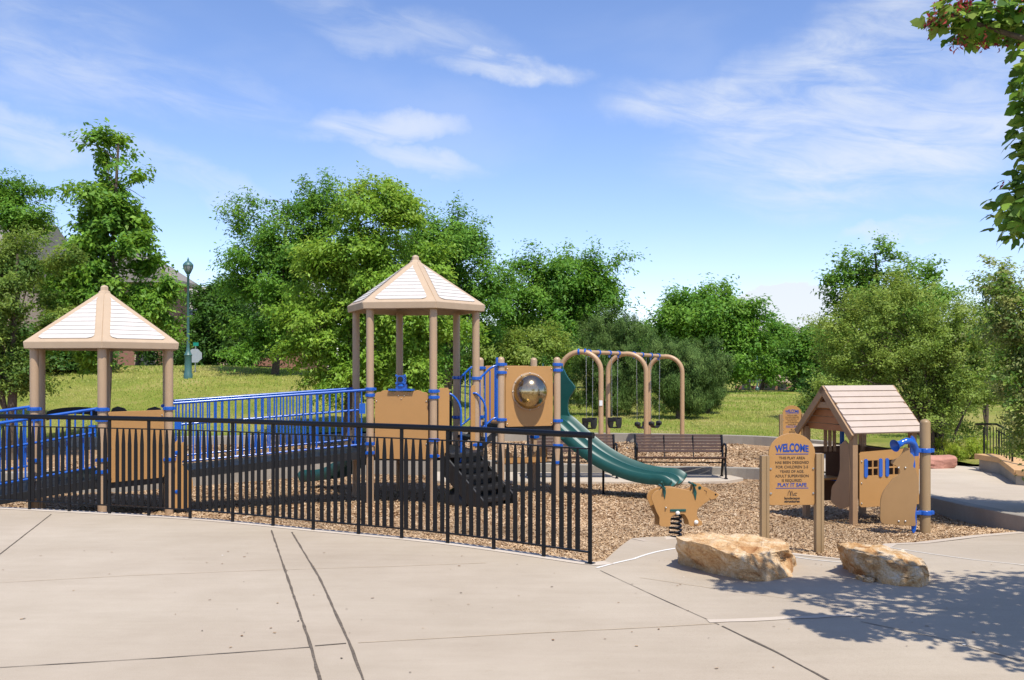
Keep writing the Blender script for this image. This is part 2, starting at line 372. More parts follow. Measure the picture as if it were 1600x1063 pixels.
# small puffy cloud low on the right
a0, e0 = ang(1238, 492)
pn = cnoise(30, 1, 1.3, 0, 8, .6, .2)
puff = blob(a0, e0, 100 / F, 60 / F, 0)
puff = mrange(math_n('ADD', puff, math_n('MULTIPLY', math_n('SUBTRACT', pn, .5), .9)), .16, .42)
cloud = math_n('MAXIMUM', cir, math_n('MULTIPLY', puff, .9))
mx = N.new('ShaderNodeMix'); mx.data_type = 'RGBA'; L.new(cloud, mx.inputs['Factor'])
skyc = N.new('ShaderNodeHueSaturation'); skyc.inputs['Saturation'].default_value = 1.10; skyc.inputs['Value'].default_value = 1.26; L.new(sky.outputs[0], skyc.inputs['Color'])
tint = N.new('ShaderNodeMix'); tint.data_type = 'RGBA'; tint.blend_type = 'MULTIPLY'; tint.inputs['Factor'].default_value = 1; L.new(skyc.outputs[0], tint.inputs['A']); tint.inputs['B'].default_value = (1.10, .99, 1.07, 1)
L.new(tint.outputs['Result'], mx.inputs['A']); mx.inputs['B'].default_value = (5.3, 5.6, 6.1, 1)
L.new(mx.outputs['Result'], bg.inputs['Color'])

# ------------------------------------------------------------------ outlines on the ground
FENCE = [(-9.4, 12.9), (-7.6, 12.55), (-6.14, 12.2), (-3.83, 11.45), (-2.19, 10.64), (-.656, 9.84), (.717, 8.82)]
fence_line = [Vector((p[0], p[1], 0)) for p in FENCE]
fsp = spline(fence_line, 12)
edge_px = [(986, 859), (1054, 842), (1100, 846), (1160, 856), (1243, 865), (1310, 873), (1350, 866), (1382, 850), (1430, 848), (1519, 837), (1592, 831)]
edge_pts = [gp(a, b, lambda x, y: G(x, y) + .012) for a, b in edge_px]
def offs(pts, d):
    out = []
    for i, p in enumerate(pts):
        t = (pts[min(i + 1, len(pts) - 1)] - pts[max(i - 1, 0)]).normalized(); out.append(p + Vector((-t.y, t.x, 0)) * d)
    return out
bound = offs(fsp, .09) + [Vector((.86, 8.95, 0))] + edge_pts + [Vector((6.9, 12.1, -.3)), Vector((14, 11.5, -.3)), Vector((40, 11, -.3))]
bound = [Vector((-45, 17, 0)), Vector((-16, 14.2, 0))] + bound
dense = []
for a, b in zip(bound, bound[1:]):
    n = max(1, int((b - a).length / .15)) if (b - a).length < 3 else 14
    dense += [a.lerp(b, i / n) for i in range(n)]
dense.append(bound[-1])
vs = []; fs = []; R_ = 40; hub = Vector((0, -14, 0))
for p in dense:
    for j in range(R_ + 1):
        q = p.lerp(hub, (j / R_) ** 1.6 * .92); z = P(q.x, q.y) if q.x < 9 else P(9, q.y)
        vs.append(Vector((q.x, q.y, z)))
    q = vs[-(R_ + 1)]; vs.append(Vector((q.x, q.y, q.z - .6)))
W_ = R_ + 2
for i in range(len(dense) - 1):
    for j in range(R_): fs.append((i * W_ + j, i * W_ + j + 1, (i + 1) * W_ + j + 1, (i + 1) * W_ + j))
    fs.append((i * W_, (i + 1) * W_, (i + 1) * W_ + W_ - 1, i * W_ + W_ - 1))
mb = MB(); mb.add(vs, fs); struct(mb.build('plaza', 'concrete', org=(0, 0, 0)))

def decal(name, pxs, w, m, zoff=.004, zf=P, jit=.25, seed=0):
    """thin strip following the plaza surface through photo points"""
    rnd = random.Random(seed); pts = [gp(a, b, zf) for a, b in pxs]; d = []
    for a, b in zip(pts, pts[1:]):
        n = max(1, int((b - a).length / .11)); d += [a.lerp(b, i / n) for i in range(n)]
    d.append(pts[-1]); vs = []
    for i, p in enumerate(d):
        t = (d[min(i + 1, len(d) - 1)] - d[max(i - 1, 0)]).normalized(); nn = Vector((-t.y, t.x, 0)); ww = w / 2 * (1 + rnd.uniform(-jit, jit)); c = nn * rnd.uniform(-jit, jit) * w * .25
        for s in (-1, 1):
            q = p + nn * ww * s + c; vs.append(Vector((q.x, q.y, zf(q.x, q.y) + zoff)))
    mb = MB(); mb.add(vs, [(2 * i, 2 * i + 1, 2 * i + 3, 2 * i + 2) for i in range(len(d) - 1)])
    return struct(mb.build(name, m))
decal('plaza_joint', [(424, 829), (450, 905), (485, 1008), (503, 1075)], .017, 'joint', seed=1, jit=.4)
decal('plaza_joint', [(456, 832), (500, 905), (548, 1010), (572, 1075)], .016, 'joint', seed=2, jit=.4)
decal('plaza_joint', [(-20, 882), (80, 804)], .012, 'joint', seed=3, jit=.3)
decal('plaza_joint', [(-20, 1045), (250, 1029), (484, 1012)], .009, 'joint', seed=4, jit=.5)
decal('plaza_joint', [(492, 1010), (541, 1006)], .012, 'joint', seed=5, jit=.6)
decal('plaza_joint', [(560, 1005), (830, 990), (1120, 975)], .008, 'faint', seed=6)
decal('plaza_joint', [(938, 892), (1030, 935), (1124, 977)], .007, 'joint', seed=7, jit=.4)
decal('plaza_joint', [(1128, 979), (1210, 1018), (1310, 1072)], .018, 'joint', seed=8, jit=.4)
decal('plaza_joint', [(-20, 912), (200, 900), (424, 891), (600, 886), (760, 880)], .007, 'faint', seed=9)
decal('plaza_joint', [(1000, 903), (1150, 925), (1330, 950)], .007, 'faint', seed=10)
decal('plaza_joint', [(1345, 972), (1470, 998), (1620, 1040)], .008, 'joint', seed=11, jit=.4)
decal('sealant_line', [(932, 888), (990, 874), (1058, 857)], .03, 'white_line', seed=12, jit=.08)
decal('sealant_line', [(1236, 870), (1270, 875), (1330, 881)], .03, 'white_line', seed=13, jit=.08)
decal('sealant_line', [(1390, 856), (1442, 864), (1520, 875), (1640, 889)], .022, 'white_line', seed=14, jit=.08)
decal('pale_patch', [(1106, 971), (1200, 968), (1345, 961)], .06, 'concrete_edge', seed=15, jit=.45)
# paler trowelled band along the plaza edge
eb = [p for p in offs(fsp, .085)] + [Vector((.85, 8.94, 0))]
ea = offs(eb, -.16)
mb = strip([Vector((p.x, p.y, .004)) for p in ea], [Vector((p.x, p.y, .004)) for p in eb], '', ''); struct(mb.build('plaza_edge_band', 'concrete_edge'))
eb = edge_pts[:]; ea = offs(eb, -.14)
mb = strip([Vector((p.x, p.y, P(p.x, p.y) + .004)) for p in ea], [Vector((p.x, p.y, P(p.x, p.y) + .004)) for p in eb], '', ''); struct(mb.build('plaza_edge_band', 'concrete_edge'))

# ------------------------------------------------------------------ walls round the play area
mw = [(-16, 15.5, -.45, -.05), (-9.07, 17.0, -.46, -.06), (-7.6, 17.5, -.47, -.07), (-6.2, 18.7, -.5, -.08), (-4.0, 20.8, -.54, -.1), (-1.4, 21.0, -.55, -.2), (2.07, 20.7, -.55, -.31),
      (4.3, 20.35, -.54, -.31), (5.3, 19.7, -.53, -.28), (6.05, 18.4, -.5, -.25), (6.4, 16.8, -.46, -.22), (6.5, 14.7, -.43, -.2), (6.56, 13.4, -.4, -.16), (6.62, 12.2, -.34, -.1), (6.9, 10.5, -.3, -.02), (7.6, 8.5, -.2, .03)]
mwp = spline([Vector((a, b, 0)) for a, b, c, d in mw], 6); mwt = spline([Vector((a, b, d)) for a, b, c, d in mw], 6)
def wall_from(top, wd, base, name, m, lo=None):
    o = offs([Vector((p.x, p.y, 0)) for p in top], wd); vs = []; fs = []
    for p, q in zip(top, o):
        vs += [Vector((p.x, p.y, base)), Vector((p.x, p.y, p.z - .01)), Vector((p.x, p.y, p.z)) + (q - Vector((p.x, p.y, 0))) * .06, Vector((q.x, q.y, p.z)), Vector((q.x, q.y, base))]
    for i in range(len(top) - 1):
        for j in range(4): fs.append((i * 5 + j, i * 5 + j + 1, (i + 1) * 5 + j + 1, (i + 1) * 5 + j))
    fs += [(0, 1, 2, 3, 4), tuple((len(top) - 1) * 5 + k for k in range(5))]
    mb = MB(); mb.add(vs, fs); return mb
cut = 60
tag(wall_from(mwt[:cut], .2, -.8, '', '').build('retaining_wall', 'wall_conc'), 'low grey concrete wall behind the benches and under the blue ramp', 'wall')
tag(wall_from(mwt[cut - 1:], .2, -.8, '', '').build('concrete_kerb', 'wall_conc'), 'raised grey concrete kerb along the path, right of the playhouse', 'kerb')
bw = [(-30, 24.5), (-16, 26), (-9, 27), (-4, 28.2), (0, 28.6), (3.0, 28.3), (6.2, 27.5), (7.4, 26.6), (8.3, 25.2)]
bwp = spline([Vector((a, b, -.13)) for a, b in bw], 5)
tag(wall_from(bwp, .2, -.8, '', '').build('garden_wall', 'wall_conc'), 'long low concrete wall between the far wood chips and the lawn', 'wall')
# ground sheets of wood chips
def grid(name, m, x0, x1, y0, y1, nx, ny, zf):
    vs = [Vector((x0 + (x1 - x0) * i / nx, y0 + (y1 - y0) * j / ny, 0)) for i in range(nx + 1) for j in range(ny + 1)]
    for v in vs: v.z = zf(v.x, v.y)
    fs = [(i * (ny + 1) + j, (i + 1) * (ny + 1) + j, (i + 1) * (ny + 1) + j + 1, i * (ny + 1) + j + 1) for i in range(nx) for j in range(ny)]
    mb = MB(); mb.add(vs, fs); return mb.build(name, m, smooth=60)
def mulch_mat():
    m, nt, b = new_mat('wood_mulch'); N = nt.nodes; L = nt.links
    tc = N.new('ShaderNodeTexCoord')
    v = N.new('ShaderNodeTexVoronoi'); v.inputs['Scale'].default_value = 42; v.inputs['Randomness'].default_value = 1
    mp = N.new('ShaderNodeMapping'); mp.inputs['Scale'].default_value = (1, .6, 1); L.new(tc.outputs['Object'], mp.inputs['Vector']); L.new(mp.outputs['Vector'], v.inputs['Vector'])
    s = N.new('ShaderNodeSeparateColor'); L.new(v.outputs['Color'], s.inputs[0])
    r = N.new('ShaderNodeValToRGB'); e = r.color_ramp.elements
    e[0].position = 0; e[0].color = (.16, .09, .045, 1); e[1].position = 1; e[1].color = (.55, .40, .25, 1)
    for p, c in ((.25, (.27, .16, .085)), (.6, (.42, .28, .16)), (.85, (.5, .36, .22))): x = e.new(p); x.color = (*c, 1)
    L.new(s.outputs[0], r.inputs['Fac'])
    n = N.new('ShaderNodeTexNoise'); n.inputs['Scale'].default_value = 1.3; n.inputs['Detail'].default_value = 5; L.new(tc.outputs['Object'], n.inputs['Vector'])
    r2 = N.new('ShaderNodeValToRGB'); r2.color_ramp.elements[0].position = .35; r2.color_ramp.elements[1].position = .65
    r2.color_ramp.elements[0].color = (.82, .74, .66, 1); r2.color_ramp.elements[1].color = (1, 1, 1, 1); L.new(n.outputs['Fac'], r2.inputs['Fac'])
    mu = N.new('ShaderNodeMix'); mu.data_type = 'RGBA'; mu.blend_type = 'MULTIPLY'; mu.inputs['Factor'].default_value = 1
    L.new(r.outputs['Color'], mu.inputs['A']); L.new(r2.outputs['Color'], mu.inputs['B']); L.new(mu.outputs['Result'], b.inputs['Base Color'])
    b.inputs['Roughness'].default_value = .9; b.inputs['Specular IOR Level'].default_value = .15
    bp = N.new('ShaderNodeBump'); bp.inputs['Strength'].default_value = .8; bp.inputs['Distance'].default_value = .02
    L.new(s.outputs[1], bp.inputs['Height']); L.new(bp.outputs['Normal'], b.inputs['Normal']); return m
M['mulch'] = mulch_mat()
def GN(x, y): return G(x, y) + (mn.noise(Vector((x * .7, y * .7, 0))) * .03 + mn.noise(Vector((x * 3, y * 3, 4))) * .012 - .012) * sstep(9.2, 11, y)
def GN2(x, y): return -.39 + mn.noise(Vector((x * .7, y * .7, 9))) * .025
struct(grid('play_ground', 'mulch', -18, 7.1, 8.3, 21.4, 170, 110, lambda x, y: GN(x, y) - (.5 if inside_plaza(x, y) else 0)) if False else grid('play_ground', 'mulch', -18, 6.75, 8.9, 21.2, 200, 120, lambda x, y: GN(x, y) - .0))
def band(a, b, name, m, zf, n=8):
    k = 60; A = [a[int(i * (len(a) - 1) / k)] for i in range(k + 1)]; B = [b[int(i * (len(b) - 1) / k)] for i in range(k + 1)]
    mb = strip(A, B, '', '', n)
    for v in mb.v: v.z = zf(v.x, v.y)
    return mb.build(name, m, smooth=60)
farA = [p for p in mwp[:46]]; farA = offs(farA, .19)
farA = [p for p in farA]; struct(band(farA + [Vector((5.5, 20.6, 0)), Vector((6.3, 22.5, 0)), Vector((7.3, 25, 0))], bwp[:38] + [Vector((7.5, 26.7, 0))], 'far_play_ground', 'mulch', GN2))
# path on the right
pz = lambda x, y: (-.1 - .045 * min(max(y - 12.2, 0), 2.6)) if y > 12.2 else -.1 + .03 * (12.2 - y)
pth = [Vector((p.x, p.y, 0)) for p in offs(mwp[52:], .19)]
pr = [Vector((9.0, 25.6, 0)), Vector((9.6, 23, 0)), Vector((9.2, 21, 0)), Vector((9.3, 19.55, 0)), Vector((13, 19.3, 0)), Vector((18, 18.5, 0)), Vector((22, 15, 0)), Vector((24, 11, 0)), Vector((20, 8, 0))]
pl_ = [Vector((7.3, 26.6, 0)), Vector((6.9, 25.0, 0)), Vector((6.1, 22.6, 0)), Vector((5.35, 20.9, 0))] + pth
def resamp(pts, k):
    L_ = [0]
    for a, b in zip(pts, pts[1:]): L_.append(L_[-1] + (b - a).length)
    out = []
    for i in range(k + 1):
        t = L_[-1] * i / k; j = 0
        while j < len(L_) - 2 and L_[j + 1] < t: j += 1
        out.append(pts[j].lerp(pts[j + 1], (t - L_[j]) / max(1e-6, L_[j + 1] - L_[j])))
    return out
mb = strip(resamp(pl_, 40), resamp(pr, 40), '', '', 8)
for v in mb.v: v.z = pz(v.x, v.y) - .006
struct(mb.build('footpath', 'path_conc'))
# bench pad
pad = [(-1.6, 19.35), (-1.4, 19.15), (3.6, 19.1), (4.3, 19.25), (4.75, 19.7), (4.6, 20.25), (4.2, 20.36), (2.07, 20.68), (-1.4, 20.98), (-1.7, 20.9)]
mb = MB(); mb.prism(pad, (0, 0, -.52), (1, 0, 0), (0, 1, 0), .12); struct(mb.build('bench_pad', 'path_conc', bevel=.01))

# ------------------------------------------------------------------ lawn
def LZ(x, y):
    u = (y - 27.5)
    berm = 2.0 * sstep(26, 43, y) * sstep(4, -8, x) * (1 - .0 * x)
    berm += -.55 * sstep(-14, -4, x) * sstep(30, 44, y) * sstep(6, -4, x) * 1.0
    right = .45 * sstep(28, 60, y) * sstep(-4, 6, x)
    far = -1.2 * sstep(48, 75, y) * sstep(0, -10, x)
    return -.16 + berm + right + far + .05 * mn.noise(Vector((x * .15, y * .15, 0)))
def lawn_mat():
    m, nt, b = new_mat('lawn'); N = nt.nodes; L = nt.links; tc = N.new('ShaderNodeTexCoord')
    def nz(s, d=8, r=.65):
        n = N.new('ShaderNodeTexNoise'); n.inputs['Scale'].default_value = s; n.inputs['Detail'].default_value = d; n.inputs['Roughness'].default_value = r; L.new(tc.outputs['Object'], n.inputs['Vector']); return n
    def ramp(n, ps, cs):
        r = N.new('ShaderNodeValToRGB'); e = r.color_ramp.elements; e[0].position = ps[0]; e[0].color = (*cs[0], 1); e[1].position = ps[-1]; e[1].color = (*cs[-1], 1)
        for p, c in list(zip(ps, cs))[1:-1]: x = e.new(p); x.color = (*c, 1)
        L.new(n.outputs['Fac'], r.inputs['Fac']); return r
    a = ramp(nz(.32, 10, .7), [.32, .47, .6, .72], [(.16, .22, .035), (.27, .29, .06), (.38, .34, .11), (.46, .40, .20)])
    c = ramp(nz(9, 8, .8), [.3, .7], [(.55, .62, .5), (1.15, 1.1, 1.05)])
    mu = N.new('ShaderNodeMix'); mu.data_type = 'RGBA'; mu.blend_type = 'MULTIPLY'; mu.inputs['Factor'].default_value = 1
    L.new(a.outputs['Color'], mu.inputs['A']); L.new(c.outputs['Color'], mu.inputs['B']); L.new(mu.outputs['Result'], b.inputs['Base Color'])
    b.inputs['Roughness'].default_value = .9; b.inputs['Specular IOR Level'].default_value = .1
    bp = N.new('ShaderNodeBump'); bp.inputs['Strength'].default_value = 1; bp.inputs['Distance'].default_value = .06
    L.new(nz(14, 6, .8).outputs['Fac'], bp.inputs['Height']); L.new(bp.outputs['Normal'], b.inputs['Normal']); return m
M['lawn'] = lawn_mat()
def lawn_rows():
    ys = list(np.linspace(0, 1, 70) ** 2.2)
    base = [Vector((-60, 22.5, 0))] + [Vector((p.x, p.y, 0)) for p in offs(bwp, .19)] + [Vector((9.2, 24.5, 0)), Vector((9.5, 21, 0)), Vector((9.4, 19.7, 0)), Vector((12, 19.5, 0)), Vector((18, 18.7, 0)), Vector((24, 15, 0)), Vector((60, 9, 0))]
    base = resamp(base, 150); vs = []; fs = []
    for i, p in enumerate(base):
        tx = p.x * 6 if abs(p.x) > 1 else p.x * 6
        far = Vector((max(-900, min(900, p.x * 14)), 900, 0))
        for t in ys:
            q = p.lerp(far, t); vs.append(Vector((q.x, q.y, LZ(q.x, q.y))))
    n = len(ys)
    for i in range(len(base) - 1):
        for j in range(n - 1): fs.append((i * n + j, (i + 1) * n + j, (i + 1) * n + j + 1, i * n + j + 1))
    mb = MB(); mb.add(vs, fs); return mb.build('lawn', 'lawn', smooth=80, org=(0, 30, 0))
struct(lawn_rows())
# wider base ground under everything
mb = MB(); mb.add([(-900, -300, -1.6), (900, -300, -1.6), (900, 900, -1.6), (-900, 900, -1.6)], [(0, 1, 2, 3)]); struct(mb.build('ground', 'lawn'))

# scattered wood chips (nobody could count them)
def in_mid(x, y):      # inside the near play ground
    bx = np.array([p.x for p in dense]); by = np.array([p.y for p in dense])
    front = np.interp(x, bx[np.argsort(bx)], by[np.argsort(bx)])
    mx_ = np.array([p.x for p in mwp[:50]]); my_ = np.array([p.y for p in mwp[:50]])
    backy = np.interp(x, mx_, my_)
    right = np.interp(y, [12.2, 13.4, 14.7, 16.8, 18.4, 19.7, 20.3], [6.6, 6.54, 6.48, 6.38, 6.0, 5.2, 4.3])
    padm = (x > -1.6) & (x < 4.75) & (y > 19.1)
    return (y > front + .01) & (y < backy - .02) & (x < right - .02) & ~padm
def chips(n, x0, x1, y0, y1, size, mask, zf):
    x = RNG.uniform(x0, x1, n); y = RNG.uniform(y0, y1, n); k = mask(x, y); x = x[k]; y = y[k]; n = len(x)
    z = np.array([zf(a, b) for a, b in zip(x, y)]) + RNG.uniform(.003, .016, n)
    L_ = size * RNG.uniform(.5, 1.4, n); w = L_ * RNG.uniform(.18, .5, n); a = RNG.uniform(0, 2 * np.pi, n); t1 = RNG.normal(0, .35, n); t2 = RNG.normal(0, .4, n)
    ux = np.stack([np.cos(a) * np.cos(t1), np.sin(a) * np.cos(t1), np.sin(t1)], 1); vx = np.stack([-np.sin(a) * np.cos(t2), np.cos(a) * np.cos(t2), np.sin(t2)], 1)
    c = np.stack([x, y, z + .004], 1); V = np.empty((n, 4, 3))
    s = [(-1, -.7), (1, -1), (.8, .8), (-.9, 1)]
    for i, (p, q) in enumerate(s): V[:, i] = c + ux * (L_ / 2 * p)[:, None] + vx * (w / 2 * q)[:, None]
    pal = np.array([(.56, .405, .25), (.49, .335, .195), (.44, .29, .16), (.37, .235, .13), (.28, .165, .09), (.62, .48, .33)])
    pick = RNG.choice(6, n, p=[.24, .26, .2, .14, .08, .08]); cols = np.array([.9 + .35 * mn.noise(Vector((a_ * .6, b_ * .6, 7))) for a_, b_ in zip(x, y)])[:, None] * pal[pick] * RNG.uniform(.85, 1.12, (n, 1)) * np.array([.98, .98, .98])
    return V.reshape(-1, 3), cols
Va, Ca = chips(230000, -7, 6.7, 8.9, 14.0, .033, in_mid, GN)
Vb, Cb = chips(130000, -10, 6.6, 14.0, 21.2, .045, in_mid, GN)
bwx = np.array([p.x for p in bwp]); bwy = np.array([p.y for p in bwp]); mwx = np.array([p.x for p in mwp[:46]]); mwy = np.array([p.y for p in mwp[:46]])
Vc, Cc = chips(45000, -10, 6.6, 20.5, 28.4, .07, lambda x, y: (y > np.interp(x, mwx, mwy) + .25) & (y < np.interp(x, bwx, bwy) - .05) & (x < 5.4 + (y - 20.6) * .35), GN2)
V = np.concatenate([Va, Vb, Vc]); C_ = np.concatenate([Ca, Cb, Cc])
tag(raw_mesh('wood_chips', V, np.arange(len(V)).reshape(-1, 4), 'chip', C_), 'loose light brown wood chips covering the play area floor', 'wood chips', kind='stuff')
# loose chips and specks spilled on the plaza
n = 170; x = RNG.uniform(-6, 5, n); y = RNG.uniform(4.6, 9.5, n)
V = []; 
for i in range(n):
    s_ = RNG.uniform(.004, .013); a = RNG.uniform(0, 6.28)
    if x[i] < 1.2 and y[i] > 8.6 - .5 * (x[i] - .7): y[i] = RNG.uniform(4.6, 8.3)
    z = P(x[i], y[i]) + .006
    for p, q in ((-1, -.5), (1, -.6), (.9, .5), (-.8, .7)): V.append((x[i] + s_ * (p * math.cos(a) - q * math.sin(a)), y[i] + s_ * (p * math.sin(a) + q * math.cos(a)), z + .001 * q))
V = np.array(V); pal = np.array([(.2, .11, .05), (.35, .24, .14), (.8, .76, .68), (.12, .09, .06)])
tag(raw_mesh('plaza_debris', V, np.arange(len(V)).reshape(-1, 4), 'chip', pal[RNG.choice(4, n, p=[.4, .3, .08, .22])]), 'tiny scattered leaf bits and specks on the pale concrete', 'debris', kind='stuff')
# grass blades
def blades(n, x0, x1, y0, y1, mask, h, zf=LZ):
    x = RNG.uniform(x0, x1, n); y = y0 + (y1 - y0) * RNG.uniform(0, 1, n) ** 1.4; k = mask(x, y); x = x[k]; y = y[k]; n = len(x)
    z = np.array([zf(a, b) for a, b in zip(x, y)]); a = RNG.uniform(0, 2 * np.pi, n); hh = h * RNG.uniform(.5, 1.4, n) * (1 + (y - 27) * .02); w = .012 * (1 + (y - 27) * .05) * RNG.uniform(.7, 1.4, n)
    lx = RNG.normal(0, .4, n) * hh; ly = RNG.normal(0, .4, n) * hh; V = np.empty((n, 3, 3))
    V[:, 0] = np.stack([x - np.cos(a) * w, y - np.sin(a) * w, z - .01], 1); V[:, 1] = np.stack([x + np.cos(a) * w, y + np.sin(a) * w, z - .01], 1); V[:, 2] = np.stack([x + lx, y + ly, z + hh], 1)
    pt = np.array([mn.noise(Vector((p * .35, q * .35, 2))) for p, q in zip(x, y)])
    g = np.array((.24, .34, .05)); d = np.array((.50, .46, .16)); t = np.clip(.36 + pt * 1.1 + RNG.normal(0, .22, n), 0, 1)[:, None]
    return V.reshape(-1, 3), g * (1 - t) + d * t
def lawnmask(x, y): return y > np.interp(x, bwx, bwy) + .22
Vg, Cg = blades(150000, -27, 16, 25, 62, lambda x, y: lawnmask(x, y) & (np.abs(x) < y * .56) & ((x < 8.6) | (y > 27)), .05)
tag(raw_mesh('grass', Vg, np.arange(len(Vg)).reshape(-1, 3), 'blade', Cg), 'short yellow green grass of the lawn and berm', 'grass', kind='stuff')
# ------------------------------------------------------------------ black guard fence
cum = [0]
for a, b in zip(fsp, fsp[1:]): cum.append(cum[-1] + (b - a).length)
FL = cum[-1]
def fpt(s):
    s = max(0, min(FL - 1e-6, s)); j = 0
    while cum[j + 1] < s: j += 1
    t = (fsp[j + 1] - fsp[j]).normalized(); return fsp[j].lerp(fsp[j + 1], (s - cum[j]) / (cum[j + 1] - cum[j])), t
fence = thing('guard_fence', (-3.8, 11.45, 0), 'long curved black metal guard fence along the edge of the plaza', 'fence')
post_px = [-20, 45, 108, 172, 233, 298, 363, 426, 491, 560, 629, 699, 771, 848, 922]
def s_at_px(px):
    best = min(range(400), key=lambda i: abs(CX + F * fpt(FL * i / 399)[0].x / fpt(FL * i / 399)[0].y - px)); return FL * best / 399
ps = [s_at_px(p) for p in post_px]; ps[-1] = FL; ps = [max(.02, ps[0] - .55)] + ps
for i, s in enumerate(ps):
    p, t = fpt(s); mb = MB()
    mb.box(p + Vector((0, 0, .57)), (.036, .022, 1.17), t)
    mb.box(p + Vector((0, 0, .006)), (.075, .075, .012), t) if i == len(ps) - 1 else None
    mb.build('post', 'black', fence, bevel=.003)
step = .0915; np_ = 0; s = FL - .045; sa = min(ps)
picks = []
while s > sa + .03 and len(picks) < 99:
    if min(abs(s - q) for q in ps) > .045: picks.append(s)
    s -= step
for s in picks:
    p, t = fpt(s); nn = Vector((-t.y, t.x, 0)); mb = MB(); z0, z1, zt = .115, .98, 1.05
    vs = []
    for z, w, th in ((z0, .048, .012), (z1 - .12, .048, .012), (z1 - .02, .036, .012), (zt, .017, .014)):
        for sx, sy in ((-1, -1), (1, -1), (1, 1), (-1, 1)): vs.append(p + t * (sx * w / 2) + nn * (sy * th / 2) + Vector((0, 0, z)))
    fs = [(0, 3, 2, 1), (12, 13, 14, 15)]
    for k in range(3):
        for j in range(4): fs.append((k * 4 + j, k * 4 + (j + 1) % 4, k * 4 + 4 + (j + 1) % 4, k * 4 + 4 + j))
    mb.add(vs, fs); mb.build('picket', 'black', fence)
line = [fpt(sa + (FL - sa) * i / 90)[0] for i in range(91)]
def flat_rail(z, w, h, name):
    vs = []; fs = []
    o1 = offs(line, w / 2); o2 = offs(line, -w / 2)
    for a, b in zip(o1, o2): vs += [a + Vector((0, 0, z - h / 2)), b + Vector((0, 0, z - h / 2)), b + Vector((0, 0, z + h / 2)), a + Vector((0, 0, z + h / 2))]
    for i in range(90):
        for j in range(4): fs.append((i * 4 + j, i * 4 + (j + 1) % 4, i * 4 + 4 + (j + 1) % 4, i * 4 + 4 + j))
    fs += [(0, 1, 2, 3), (360, 363, 362, 361)]
    mb = MB(); mb.add(vs, fs); mb.build(name, 'black', fence)
flat_rail(1.056, .034, .012, 'upper_rail'); flat_rail(.105, .034, .014, 'lower_rail')
mb = MB(); mb.tube([p + Vector((0, 0, 1.18)) for p in line] + [line[-1] + (line[-1] - line[-2]).normalized() * .035 + Vector((0, 0, 1.18))], .029, 12); mb.build('handrail', 'black', fence, smooth=50)

# ------------------------------------------------------------------ the play structure
PS = thing('play_structure', (-1.68, 16.7, -.45), 'large tan and blue play structure with two cream pointed roofs joined by a ramp', 'play structure')
GZ = -.45; PR = .0635
e1 = Vector((math.cos(math.radians(21.5)), math.sin(math.radians(21.5)), 0))        # along the ramps, to the right and away
e2 = Vector((-e1.y, e1.x, 0))
def hexv(c, R, ph=21.5): return [Vector((c[0] + R * math.sin(math.radians(ph + 60 * k)), c[1] - R * math.cos(math.radians(ph + 60 * k)), 0)) for k in range(6)]
mc = Vector((-1.68, 16.7, 0)); HM = hexv(mc, 1.07)
lc = HM[5] - e1 * 3.13 + (mc - HM[5]) - e1 * 0; 
# left tower: its right edge (vertices 1,2) faces the main tower's left edge (vertices 5,4)
HL0 = hexv((0, 0), 1.07); lc = (HM[5] - e1 * 3.13) - HL0[1]; lc.z = 0; HL = hexv((lc.x, lc.y), 1.07)
def post(p, top, cap=True, clamps=(), z0=None, r=PR):
    mb = MB(); z0 = z0 if z0 is not None else GZ - .25
    prof = [(r, z0), (r, top - (r if cap else 0))]
    if cap: prof += [(r * math.cos(a), top - r + r * .9 * math.sin(a)) for a in (.3, .6, .9, 1.2, 1.5)]
    mb.lathe((p.x, p.y, 0), prof, 20); o = mb.build('post', 'tan_post', PS, smooth=50)
    for z in clamps:
        m2 = MB(); m2.lathe((p.x, p.y, z), [(r + .002, -.028), (r + .016, -.026), (r + .018, 0), (r + .016, .026), (r + .002, .028)], 20)
        for a in (0, 2.1, 4.2): m2.box((p.x + math.cos(a) * (r + .025), p.y + math.sin(a) * (r + .025), z), (.035, .03, .04), (math.cos(a), math.sin(a), 0))
        m2.build('clamp', 'blue', o, smooth=40)
    return o
RD = .37; MD = .43; LD = .20; SD = .84       # deck heights (z)
# main tower posts
for k, p in enumerate(HM):
    post(p, 2.80, False, {0: (1.42, 1.32, .62, .36), 5: (1.45, 1.35, .55, .40), 1: (1.62, .48), 2: (1.62, .9), 3: (1.3,), 4: (1.4, .5)}[k])
for k, p in enumerate(HL):
    post(p, 2.12, False, {0: (1.20, 1.05, .47, .30), 5: (1.20, 1.05, .45), 1: (1.18, .4), 2: (1.18,), 3: (), 4: ()}[k])
SQ = []
fl = HM[1] + e1 * .46; fr = fl + e1 * 1.07; rl = fl + e2 * 1.07; rr = fr + e2 * 1.07
for p, cl in ((fl, (1.86, 1.72, .90)), (fr, (1.86, 1.76, .86, .42, .12)), (rl, (1.8, .9)), (rr, (1.7, .5))): post(p, 2.0, True, cl)
